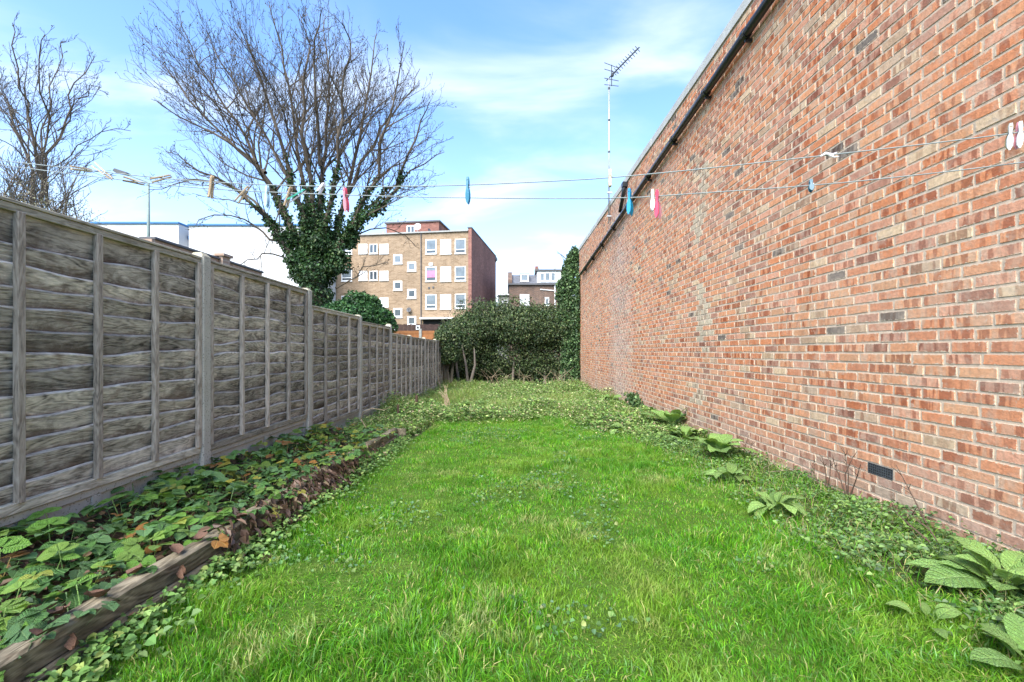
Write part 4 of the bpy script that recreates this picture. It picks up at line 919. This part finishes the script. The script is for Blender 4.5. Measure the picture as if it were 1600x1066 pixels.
left_limbs = [
 ([(58, 330), (45, 250), (20, 190), (-5, 140), (-40, 80)], .13, 1),
 ([(62, 310), (58, 240), (52, 190), (38, 150), (24, 95), (14, 30)], .13, -1),
 ([(72, 320), (80, 262), (92, 200), (102, 160), (122, 120), (142, 84)], .12, 1.5),
 ([(66, 300), (72, 230), (66, 160), (62, 100), (66, 50)], .09, -1.5),
 ([(80, 262), (110, 230), (150, 214), (204, 202)], .05, 0),
 ([(70, 290), (68, 220), (74, 150), (90, 95), (108, 66)], .08, 2),
 ([(90, 205), (108, 180), (128, 150), (158, 140)], .05, -1),
 ([(50, 260), (20, 225), (-10, 215)], .05, -1),
 ([(62, 250), (40, 200), (5, 165), (-25, 110)], .07, 2)]
left_limbs = [(a, b*.5, c) for a, b, c in left_limbs]
tree('bare_tree', 66, 17.0, left_limbs, 'smaller bare tree with several upright stems at the left edge', [(66, 400, .17), (66, 335, .15)], 5, 1.1, .0052)
# twiggy bare bush under it
rnd = random.Random(4); c = P(50, 330, 13.5); sh = empty('twiggy_bush', (c.x, 13.5, float(gz(0, 13.5))), label='bare twiggy bush with pale buds behind the first fence panel', cat='bush'); g = MB()
for i in range(46):
    bx = c.x+rnd.uniform(-1.6, 1.3); b = Vector((bx, 13.5+rnd.uniform(-.5, .5), c.z-1.1)); e = P(rnd.uniform(-30, 165), rnd.uniform(225, 335), 13.5+rnd.uniform(-.8, .8))
    m_ = (b+e)/2+Vector((rnd.uniform(-.2, .2), 0, rnd.uniform(.1, .4))); branch_tree(g, smooth_line([b, m_, e], 1), .022, .008, 1, rnd, .2, 1.1, 3, 4, .006)
g.build('twigs', M['pale_twig'], sh, fix=False)
q, u = blob_leaves((c.x-.1, 13.5, c.z-.05), (1.9, .8, 1.0), 2600, rg, .7, .35, 2); foliage(sh, q, u, .045, [(.30, .27, .20), (.22, .22, .12), (.4, .36, .28)], [3, 2, 2], rg, M['leaf'], .6, name='buds')

# ------------------------------------------------------------------ buildings beyond
def window(parent, x0, x1, z0, z1, pane='pane', style='top', depth=.0, fw=.09, y=0.0):
    f = MB(); o_ = y-.05
    f.box((x0, o_, z0), (x0+fw, y+.03, z1)).box((x1-fw, o_, z0), (x1, y+.03, z1)).box((x0+fw, o_, z1-fw), (x1-fw, y+.03, z1)).box((x0+fw, o_, z0), (x1-fw, y+.03, z0+fw))
    if style == 'top': f.box((x0+fw, o_+.01, z0+(z1-z0)*.27-.04), (x1-fw, y+.02, z0+(z1-z0)*.27+.04))
    if style == 'two': m_ = (x0+x1)/2; f.box((m_-.05, o_+.01, z0+fw), (m_+.05, y+.02, z1-fw))
    o = f.build('window', M['white_paint'], parent, local=True)
    def pn(name, m, a, b, c, e, yy): MB().box((a, yy, c), (b, yy+.02, e)).build(name, M[m], o, local=True)
    if style == 'panel':
        pn('blind', 'blind', x0+fw*.4, x1-fw*.4, z0+fw*.4, z1-fw*.4, y-.035)
    elif style == 'curtain':
        zz_ = z0+(z1-z0)*.27; pn('pane', 'pane', x0+fw, x1-fw, zz_+(z1-zz_)*.62, z1-fw, y-.012); pn('curtain', 'curtain', x0+fw, x1-fw, zz_, zz_+(z1-zz_)*.62, y-.016); pn('pane', 'pane_dark', x0+fw, x1-fw, z0+fw, zz_, y-.012)
    elif style == 'top':
        zz_ = z0+(z1-z0)*.27; pn('pane', pane, x0+fw, x1-fw, zz_, z1-fw, y-.012); pn('pane', 'pane_dark', x0+fw, x1-fw, z0+fw, zz_, y-.012)
    else: pn('pane', pane, x0+fw, x1-fw, z0+fw, z1-fw, y-.012)
    MB().box((x0-.04, y-.09, z0-.07), (x1+.04, y+.02, z0)).build('sill', M['white_paint'], o, local=True)
    return o
# block of flats: local x runs right along the front, y runs back along the side wall
TH = -math.atan(.147); C0 = Vector(((737-UX)/F*46, 46, 0)); fl = empty('block_of_flats', (C0.x, C0.y, -1.0), TH, 'four storey yellow brick block of flats behind the tree', 'building')
cT, sT = math.cos(TH), math.sin(TH)
def fpt(px, py):                                         # photo pixel on the front face -> local x, local z
    k_ = (px-UX)/F; t = (k_*C0.y-C0.x)/(cT-k_*sT); d_ = C0.y+t*sT; return t, H-(py-UY)/F*d_+1.0
q6 = lambda x_, y_: fpt(500+x_/5.33, 320+y_/5.33)
_, ztp = q6(1250, 222)
xl = -21.0
MB().box((xl, 0, -3), (-.35, 14, ztp)).build('front_wall', M['buff'], fl, local=True)
MB().box((-.35, -.06, -3), (0, 13.9, ztp+.32)).build('side_wall', M['redbrick'], fl, local=True)
MB().box((-.42, -.12, ztp+.32), (.05, 13.95, ztp+.42)).build('side_coping', M['lead'], fl, local=True)
MB().box((xl-.1, -.18, ztp), (-.36, .4, ztp+.14)).build('roof_edge', M['grey_trim'], fl, local=True)
def W6(x0, y0_, x1, y1_, **k_):
    a, zt_ = q6(x0, y0_); b, zb_2 = q6(x1, y1_); zt_ = q6((x0+x1)/2, y0_)[1]; zb_2 = q6((x0+x1)/2, y1_)[1]; window(fl, a, b, zb_2, zt_, **k_)
for ri, (ya, yb) in enumerate(((290, 410), (517, 638), (747, 868))):
    W6(880, ya, 970, yb, style='curtain' if ri == 1 else 'top'); W6(1003, ya, 1092, yb, style='panel'); W6(1125, ya-4, 1215, yb-4, style='top')
for ri, (ya, yb) in enumerate(((328, 408), (552, 630), (774, 852))):
    W6(325, ya, 395, yb, style='panel'); W6(411, ya, 481, yb, style='two', pane='pane_dark'); W6(498, ya, 570, yb, style='panel')
    W6(180, ya-16, 268, yb+6, style='top'); W6(20, ya-12, 100, yb+8, style='top')
for (x_, yl) in ((612, (415, 635, 862)), (728, (477, 703, 928))):
    for j, yy in enumerate(yl): W6(x_, yy, x_+73, yy+77, style='one', pane='pane' if j == 0 else 'pane_dark', fw=.17)
a, _ = q6(843, 300); MB().tube([(a, -.08, -1), (a, -.08, ztp)], .05, 6).build('drain_pipe', M['lead'], fl, local=True)
a, z_ = q6(848, 955); b, _ = q6(1120, 955); MB().box((a, -.7, z_-.02), (b, 0.02, z_+.14)).build('canopy', M['white_paint'], fl, local=True)
MB().box((a+.15, -.03, z_-1.2), (b, .02, z_-.03)).build('doorway', M['dark_void'], fl, local=True)
a, z_ = q6(910, 508); MB().box((a, -.14, z_), (a+.42, -.0, z_+.26)).build('alarm_box', M['white_paint'], fl, local=True)
for (x_, y_) in ((908, 695), (943, 690)): a, z_ = q6(x_, y_); MB().box((a-.08, -.07, z_-.07), (a+.1, .01, z_+.12)).build('wall_vent', M['lead'], fl, local=True)
def dish(parent, c, r_, m, n_=14, face=(0, -1, .3)):
    fv = Vector(face).normalized(); o = fv.orthogonal().normalized(); b_ = fv.cross(o); V = [tuple(Vector(c)-fv*r_*.22)]; fs = []
    for k_ in range(n_): a = 2*math.pi*k_/n_; V.append(tuple(Vector(c)+(o*math.cos(a)+b_*math.sin(a))*r_))
    for k_ in range(n_): V.append(tuple(Vector(V[1+k_])-fv*.05))
    for k_ in range(n_): fs.append((0, 1+k_, 1+(k_+1) % n_))
    g = MB().add(V, fs); g.tube([tuple(Vector(c)-fv*r_*.2), tuple(Vector(c)-fv*r_*.2+Vector((0, .1, -r_*1.3)))], .04, 6); g.tube([tuple(Vector(c)-b_*r_*.0-Vector((0, 0, r_))), tuple(Vector(c)+fv*r_*.8)], .02, 4)
    return g.build('satellite_dish', M[m], parent, local=True, fix=False)
a, z_ = q6(748, 877); dish(fl, (a, -.3, z_), .26, 'lead')
# roof-top room
r0_, zp = q6(470, 150); r1_, zp2 = q6(905, 130); zr = zp2+.55
MB().box((r0_, 2.5, ztp-.1), (r1_+.3, 9, zr)).build('roof_room', M['redbrick'], fl, local=True)
MB().box((r0_-.15, 2.35, zr), (r1_+.45, 9.15, zr+.16)).build('roof_room_edge', M['lead'], fl, local=True)
a, z_ = q6(678, 212); b, z2 = q6(745, 165); window(fl, a*1.05, b*1.05, z_+.15, z2+.6, style='two', pane='pane_dark', y=2.5)
a, z_ = q6(778, 180); dish(fl, (a, 1.2, z_+.3), .38, 'white_paint', face=(0, -1, .2)); a, z_ = q6(880, 195); dish(fl, (a, 1.2, z_+.1), .2, 'lead', face=(.9, -.5, .2))
MB().tube([(r0_+.1, 1.5, ztp), (r0_+.1, 1.5, ztp+.7)], .05, 6).build('roof_vent', M['white_paint'], fl, local=True)
a = q6(525, 100)[0]; MB().tube([(a, 4, zr), (a, 4, zr+.9)], .05, 6).build('roof_flue', M['lead'], fl, local=True)
dish(fl, (.15, 13.4, ztp-.1), .3, 'lead', face=(1, -.4, .2))
# terraced house on the right
hy = 52.0; hs_ = empty('terraced_house', ((796-UX)/F*hy, hy, -1.0), 0, 'brown brick house with slate mansard roof above the hedge', 'house')
def q7(x_, y_): px, py = 760+x_/7.615, 380+y_/7.615; return (px-UX)/F*hy-hs_.location.x, H-(py-UY)/F*hy+1.0
x0, zw = q7(270, 500); x1, _ = q7(1000, 500)
MB().box((x0, 0, -3), (x1, 8, zw)).build('wall', M['housebrick'], hs_, local=True)
_, zg = q7(0, 482); MB().box((x0-.1, -.25, zw), (x1, .3, zg)).build('gutter', M['lead'], hs_, local=True)
_, zrf = q7(0, 352); MB().prism([(.05, zg), (1.6, zrf), (7.5, zrf), (7.9, zg)], 'x', x0+.25, x1).build('roof', M['slate'], hs_, local=True)
a, z_ = q7(265, 430); _, zp_ = q7(0, 330); MB().prism([(-.15, zw+.05), (-.15, zw+.6), (1.4, zp_+.1), (7.6, zp_+.1), (8, zw)], 'x', x0-.15, x0+.35).build('parapet', M['housebrick'], hs_, local=True)
a, z_ = q7(405, 452); b, z2 = q7(505, 355); MB().box((a-.05, .25, z_-.1), (b+.05, 2, z2)).build('dormer', M['lead'], hs_, local=True); window(hs_, a, b, z_, z2-.08, style='one', pane='pane', y=.24, fw=.13)
a, z_ = q7(605, 470); b, z2 = q7(960, 330); MB().box((a, .1, z_), (b, 5, z2)).build('dormer', M['white_paint'], hs_, local=True); MB().box((a-.15, -.1, z2), (b, 5.1, z2+.16)).build('dormer_roof', M['lead'], hs_, local=True)
for (xa, xb, ya, yb, pn) in ((640, 692, 358, 450, 'pane'), (698, 758, 350, 450, 'pane'), (766, 822, 350, 450, 'pane')): a, z_ = q7(xa, yb); b, z2 = q7(xb, ya); window(hs_, a, b, z_, z2, style='one', pane=pn, y=.09, fw=.07)
for (xa, xb, ya, yb, stl) in ((398, 510, 610, 760, 'panel'), (695, 747, 645, 742, 'one')): a, z_ = q7(xa, yb); b, z2 = q7(xb, ya); window(hs_, a, b, z_, z2, style=stl, y=-.02, fw=.12, pane='pane')
a, z_ = q7(598, 330); b, z2 = q7(648, 235); ch = MB().box((a, 3.5, zrf-.5), (b, 4.6, z2), .02).build('chimney', M['housebrick'], hs_, local=True)
for k_ in (.3, .7): MB().tube([(a+(b-a)*k_, 4, z2), (a+(b-a)*k_, 4, z2+.35)], .11, 8).build('chimney_pot', M['redbrick'], ch, local=True)
a, z_ = q7(640, 552); b, z2 = q7(815, 568); MB().tube([(a, -.06, z_), (b, -.06, z2)], .05, 6).build('waste_pipe', M['white_paint'], hs_, local=True)
a, z_ = q7(815, 490); MB().tube([(a, -.06, z_), (a, -.06, 1)], .06, 6).build('down_pipe', M['white_paint'], hs_, local=True)
a, z_ = q7(828, 330); MB().tube([(a, 1, z_), (a, 1, z_+.6)], .03, 5).build('aerial_pole', M['lead'], hs_, local=True)
he = empty('back_extension', ((779-UX)/F*54, 54, -1), 0, 'small pale flat roofed extension between the flats and the brown house', 'building')
def q8(x_, y_): px, py = 760+x_/7.615, 380+y_/7.615; return (px-UX)/F*54-he.location.x, H-(py-UY)/F*54+1.0
a, z_ = q8(145, 630); b, _ = q8(272, 630); MB().box((a, 0, -3), (b, 5, z_)).build('wall', M['grey_trim'], he, local=True); MB().box((a-.1, -.15, z_), (b, 5, z_+.12)).build('roof_edge', M['lead'], he, local=True)
a, z2 = q8(190, 675); b, z_ = q8(262, 705); window(he, a, b, z_, z2, style='one', pane='pane_dark', y=0, fw=.08)
# white building on the left with a blue roof line
wb_y = 40.0; wb = empty('white_building', ((300-UX)/F*wb_y, wb_y, -1.0), 0, 'long white rendered building with blue roof edge behind the fence', 'building')
def qw(px, py, d_=wb_y): return (px-UX)/F*d_-wb.location.x, H-(py-UY)/F*d_+1.0
a, z1_ = qw(60, 350); b, _ = qw(279, 350); c_, z2_ = qw(300, 355); e, _ = qw(470, 355)
MB().box((a, 0, -3), (b, 8, z1_)).build('wall', M['render_white'], wb, local=True)
MB().box((a-.05, -.14, z1_), (b+.08, 8, z1_+.15)).build('roof_edge', M['blue_trim'], wb, local=True)
MB().box((b+.01, 1.2, -3), (c_, 8, z2_-.55)).build('wall', M['render_white'], wb, local=True)
MB().box((b+.09, 1.02, z2_-.85), (c_+.05, 1.19, z2_-.5)).build('roof_edge', M['blue_trim'], wb, local=True)
MB().box((b+.1, 1.4, z2_-.5), (c_, 7, z1_-.1)).build('parapet', M['grey_trim'], wb, local=True)
MB().box((c_+.01, -.4, -3), (e, 8, z2_)).build('wall', M['render_white'], wb, local=True)
MB().box((c_-.03, -.54, z2_), (e+.05, 8, z2_+.14)).build('roof_edge', M['blue_trim'], wb, local=True)
a2, _ = qw(235, 346); MB().tube([(a2, 3, z1_+.2), (a2, 3, z1_+.75)], .07, 6).build('roof_vent', M['lead'], wb, local=True)
for i in range(3):
    a3, za3 = qw(330+40*i, 420); 
# brick outbuilding wall with coping just over the fence
ox = -6.85; oz = H+2.2; ob = empty('boundary_wall', (ox, 10.5, -.4), 0, 'low brick and cream rendered wall with coping seen over the fence', 'wall')
MB().box((ox-.22, 8.7, -.5), (ox, 12.45, oz-.36)).build('rendered_wall', M['cream_render'], ob)
MB().box((ox-.225, 8.69, oz-.358), (ox+.006, 12.46, oz-.05)).build('brick_band', M['stock'], ob)
MB().box((ox-.27, 8.66, oz-.049), (ox+.05, 12.48, oz), .008).build('coping', M['lead'], ob)
MB().box((ox-.24, 8.60, -.5), (ox+.03, 8.685, oz-.06)).build('pier', M['stock'], ob)
py1 = 706*2.25/(UY-404)-.2; MB().box((ox+.007, py1-.14, -.5), (ox+.10, py1+.14, oz+.04)).box((ox-.1, py1-.18, oz+.041), (ox+.15, py1+.18, oz+.10)).build('pier', M['stock'], ob)
# street lamp
ly = 24.0; lx = (232-UX)/F*ly; lp = empty('street_lamp', (lx, ly, float(gz(0, ly))), 0, 'tall green grey street lamp with a short arm standing behind the fence', 'street lamp')
zt_ = P(232, 286, ly).z; MB().tube([(lx, ly, -.8), (lx, ly, zt_-2.9), (lx, ly, zt_)], [.09, .075, .055], 8).build('pole', M['green_steel'], lp, smooth=True)
e_ = P(198, 273, ly); h_ = P(182, 268, ly); MB().tube([(lx, ly, zt_-.03), (lx-.25, ly, zt_+.12), e_], [.045, .04, .035], 6).build('arm', M['green_steel'], lp, smooth=True)
g = MB(); g.prism([(e_.x+.1, e_.z-.05), (h_.x, h_.z-.08), (h_.x-.1, h_.z), (h_.x, h_.z+.12), (e_.x+.1, e_.z+.08)], 'y', ly-.14, ly+.14).build('lamp_head', M['lead'], lp)
# brown boundary fence and orange fence far beyond
by = 32.0; bf = empty('brown_fence', ((645-UX)/F*by, by, -.6), 0, 'dark brown boarded fence below the flats, seen over the far fence panels', 'fence')
x0, x1 = (560-UX)/F*by, (720-UX)/F*by; zt_ = P(0, 506.5, by).z; nb = 48
for i in range(nb): a = x0+(x1-x0)*i/nb; MB().box((a+.006, by+.012*(i % 2), -1.2), (a+(x1-x0)/nb-.004, by+.03+.012*(i % 2), zt_-.02*(i % 3))).build('plank', M['brown_fence'], bf)
zz_ = P(0, 511.5, by).z; w0 = P(0, 0, by)
sg = empty('white_sign', P(613, 516, by-.06), 0, 'small white notice with black letters on the brown fence', 'sign')
c = P(613, 513.5, by-.07); MB().box((c.x-.24, by-.08, c.z-.34), (c.x+.24, by-.05, c.z+.30), .004).build('board', M['white_paint'], sg)
g = MB()
for (ax, az, bx_, bz_) in ((-.16, .22, .0, .22), (-.08, .22, -.08, .0), (.02, .0, .02, .2), (.02, .2, .14, .2), (.14, .2, .14, .1), (.02, .1, .14, .1)):
    g.box((c.x+min(ax, bx_)-.018, by-.088, c.z+min(az, bz_)-.018), (c.x+max(ax, bx_)+.018, by-.082, c.z+max(az, bz_)+.018))
g.build('letters', M['black'], sg)
c = P(653, 512, by-.06); s2 = empty('white_sign', c, 0, 'tiny square white plate with a dark centre on the brown fence', 'sign')
MB().box((c.x-.14, by-.08, c.z-.15), (c.x+.14, by-.05, c.z+.15)).build('plate', M['white_paint'], s2); MB().box((c.x-.06, by-.09, c.z-.07), (c.x+.06, by-.083, c.z+.07)).build('mark', M['black'], s2)
oy = 24.0; of = empty('orange_fence', ((655-UX)/F*oy, oy, -.6), 0, 'orange stained wooden fence beyond the far end of the grey fence', 'fence')
x0, x1 = (600-UX)/F*oy, (700-UX)/F*oy
for i in range(5): z_ = P(0, 517, oy).z-.15*i; MB().box((x0, oy+.02*(i % 2), z_-.155), (x1, oy+.025+.02*(i % 2), z_), .003).build('board', M['orange_fence'], of)
MB().box((x0, oy+.045, -1.2), (x1, oy+.07, P(0, 517, oy).z-.74)).build('lower_boards', M['orange_fence'], of)
p_ = P(657, 514, oy); MB().box((p_.x-.07, oy-.08, -1.2), (p_.x+.07, oy-.002, p_.z), .01).build('post', M['concrete'], of)

# ------------------------------------------------------------------ washing lines and pegs
def lz(px): return 1.39/(1+.16*(px-UX)/F)
def lp_(px, py): return P(px, py, lz(px))
LA = [(-205, 228), (45, 256), (130, 265), (240, 277.5), (330, 285), (450, 290.5), (560, 292), (640, 291.5), (731, 289.5), (840, 284.5), (950, 278.5), (1100, 264), (1290, 243), (1450, 225), (1580, 209), (1900, 165)]
LB = [(-205, 226), (45, 258), (130, 268), (240, 281), (330, 288.5), (450, 294), (530, 296.5), (640, 299.5), (735, 301), (860, 302), (985, 301), (1085, 294), (1300, 279), (1450, 263.5), (1600, 246), (1900, 206)]
def rope(name, pts, lab, dy):
    pp = [lp_(*p)+Vector((0, dy, 0)) for p in pts]; t = empty(name, pp[5], 0, lab, 'washing line')
    e = pp[-1]; k_ = (WX-.02-pp[-2].x)/(e.x-pp[-2].x); 
    pp = pp[:-1]+[pp[-2].lerp(e, k_)]
    MB().tube(smooth_line(pp, 1), .0017, 5).build('line', M['rope'], t); return pp
pa = rope('washing_line', LA, 'upper plastic washing line stretched across the garden from fence to wall', 0)
pb = rope('washing_line', LB, 'lower sagging plastic washing line across the garden', .05)
c = lp_(1294, 242.5); kn = empty('line_knot', c, 0, 'pale knot with loose ends tied in the upper washing line by the wall', 'knot')
MB().tube([c-Vector((.022, 0, .004)), c-Vector((.008, 0, -.004)), c+Vector((.012, 0, 0)), c+Vector((.024, 0, .007))], [.002, .0045, .0045, .0015], 6).tube([c, c+Vector((.014, -.004, -.008)), c+Vector((.026, -.006, -.006))], [.003, .002, .001], 5).build('cord', M['white'], kn)
def yline(pts, px):
    for (a, b), (c, d_) in zip(pts[:-1], pts[1:]):
        if a <= px <= c: return b+(d_-b)*(px-a)/(c-a)
def peg(px, which, roll, lab, mats, kind='plastic', L=.078, yaw=0.4, spread=.16, dyo=0.0, drop=.3):
    pts = LA if which == 'a' else LB; c = lp_(px, yline(pts, px))+Vector((0, .05 if which == 'b' else 0, 0))
    t = empty('clothes_peg', c, 0, lab, 'clothes peg', 'clothes pegs on the washing lines'); t.rotation_mode = 'XYZ'
    t.rotation_euler = (dyo, math.radians(roll), yaw)
    for i, sg in enumerate((-1, 1)):
        g = MB(); n = 8; V = []; fs = []
        for s in range(n+1):                              # one prong: z from nose (up) to handle (down)
            u = s/n; z_ = L*(drop-u)
            gap = .0028+spread*L*.5*max(0, (u-.35))*1.3 if kind == 'plastic' else .0022+spread*L*.45*max(0, u-.4)
            wd = (.0046+.0026*math.sin(math.pi*min(1, max(0, u*1.6-.6)))-.0016*math.exp(-((u-.40)/.10)**2)+(0 if u < .97 else -.003)) if kind == 'plastic' else .0046
            th = .0026 if kind == 'plastic' else .0040*(1-.55*(1 if u < .08 else 0)); bend = .0018*math.sin(math.pi*u*1.3) if kind == 'plastic' else 0
            if kind == 'plastic' and u < .01: wd *= .7
            x_ = sg*(gap+bend); V += [(x_, -wd, z_), (x_, wd, z_), (x_+sg*th, wd*.85, z_), (x_+sg*th, -wd*.85, z_)]
        for s in range(n):
            for q in range(4): a = s*4+q; b_ = s*4+(q+1) % 4; fs.append((a, b_, b_+4, a+4))
        fs += [(0, 1, 2, 3), tuple(n*4+k_ for k_ in (3, 2, 1, 0))]
        g.add(V, fs).build('prong', M[mats[i % len(mats)]], t, local=True, smooth=False)
    if kind == 'plastic':
        for sg in (-1, 1): MB().box((sg*.0058, -.0026, L*(drop-.20)), (sg*.0064, .0026, L*(drop-.10))).build('jaw_slot', M['darkteal'] if mats[0] in ('teal', 'blue', 'darkteal') else M['red'] if 'red' in mats else M['cream'], t, local=True)
    g = MB()
    for k_ in (-.0016, 0, .0016): g.tube([(-.0075, k_, L*(drop-.40)+k_*.4), (0, k_+.0002, L*(drop-.34)), (.0075, k_, L*(drop-.40)+k_*.4)], .0007, 4)
    g.tube([(-.004, -.006, L*(drop-.38)), (.004, -.006, L*(drop-.38))], .0011, 4); g.build('spring', M['galv'], t, local=True)
    return t
W_ = ('pegwood',)
peg(134, 'a', 78, 'wooden peg lying nearly flat along the line, leftmost of all', W_, 'wood', yaw=1.3, spread=.05, L=.065)
peg(161, 'a', 130, 'open wooden peg tilted across the line right of the flat leftmost peg', W_, 'wood', yaw=.2, spread=.2, drop=.5)
peg(191, 'b', 95, 'dark wooden peg lying on the line just above the street lamp arm', W_, 'wood', yaw=.7, spread=.18, L=.062, drop=.5)
peg(252, 'a', 62, 'wooden peg leaning on the line right of the street lamp', W_, 'wood', yaw=.7, drop=.5, spread=.12, L=.065)
peg(331, 'a', 6, 'upright wooden peg in front of the gap between the two bare trees', W_, 'wood', yaw=1.3, spread=.1)
peg(370, 'b', 32, 'wooden peg leaning right, between the upright peg and the pale blue peg', W_, 'wood', yaw=1.0, spread=.1)
peg(405, 'b', 3, 'pale blue peg in front of the left limbs of the big tree', ('paleblue',), yaw=1.4, spread=.08)
peg(441, 'b', 17, 'wooden peg leaning beside the green peg', W_, 'wood', yaw=1.2, spread=.1)
peg(458, 'b', 48, 'green peg with pale side tilted on the line in front of the big tree', ('green', 'white'), 'wood', yaw=.9, spread=.1)
peg(504, 'a', 36, 'small white peg behind the line left of the pink and red peg', ('white',), 'wood', L=.05, yaw=1.3)
peg(531, 'b', -7, 'pink peg with red inside hanging in front of the ivy trunk', ('pink', 'red'), yaw=1.15, L=.08, spread=.12)
peg(731, 'a', -2, 'teal peg hanging alone in the middle of the line', ('teal', 'blue'), yaw=1.35, L=.083, spread=.1)
peg(953, 'a', 1, 'narrow cream peg on the line in front of the aerial mast', ('cream',), 'wood', yaw=1.4, L=.05, spread=.06, drop=.5)
peg(991, 'b', -4, 'bright blue peg right of the aerial mast', ('blue', 'teal'), yaw=.95, L=.08, spread=.34, drop=.36)
peg(1028, 'b', 4, 'white peg hanging beside the pink and red peg by the wall', ('white',), yaw=1.3, L=.066, spread=.1, drop=.32)
peg(1036, 'b', -5, 'pink and red peg hanging in front of the brick wall', ('red', 'pink'), yaw=.9, L=.085, spread=.36, drop=.22)
peg(1286, 'b', 14, 'small dark teal peg on the lower line in front of the bricks', ('darkteal',), yaw=1.2, L=.036, spread=.2, drop=.5)
peg(1578, 'a', -22, 'white peg at the right end of the upper line, left one of the pair', ('white', 'cream'), yaw=.9, L=.066, spread=.3, drop=.4)
peg(1592, 'a', -5, 'white and pink peg at the right end of the upper line', ('white', 'pink'), yaw=1.25, L=.068, spread=.1, drop=.4)
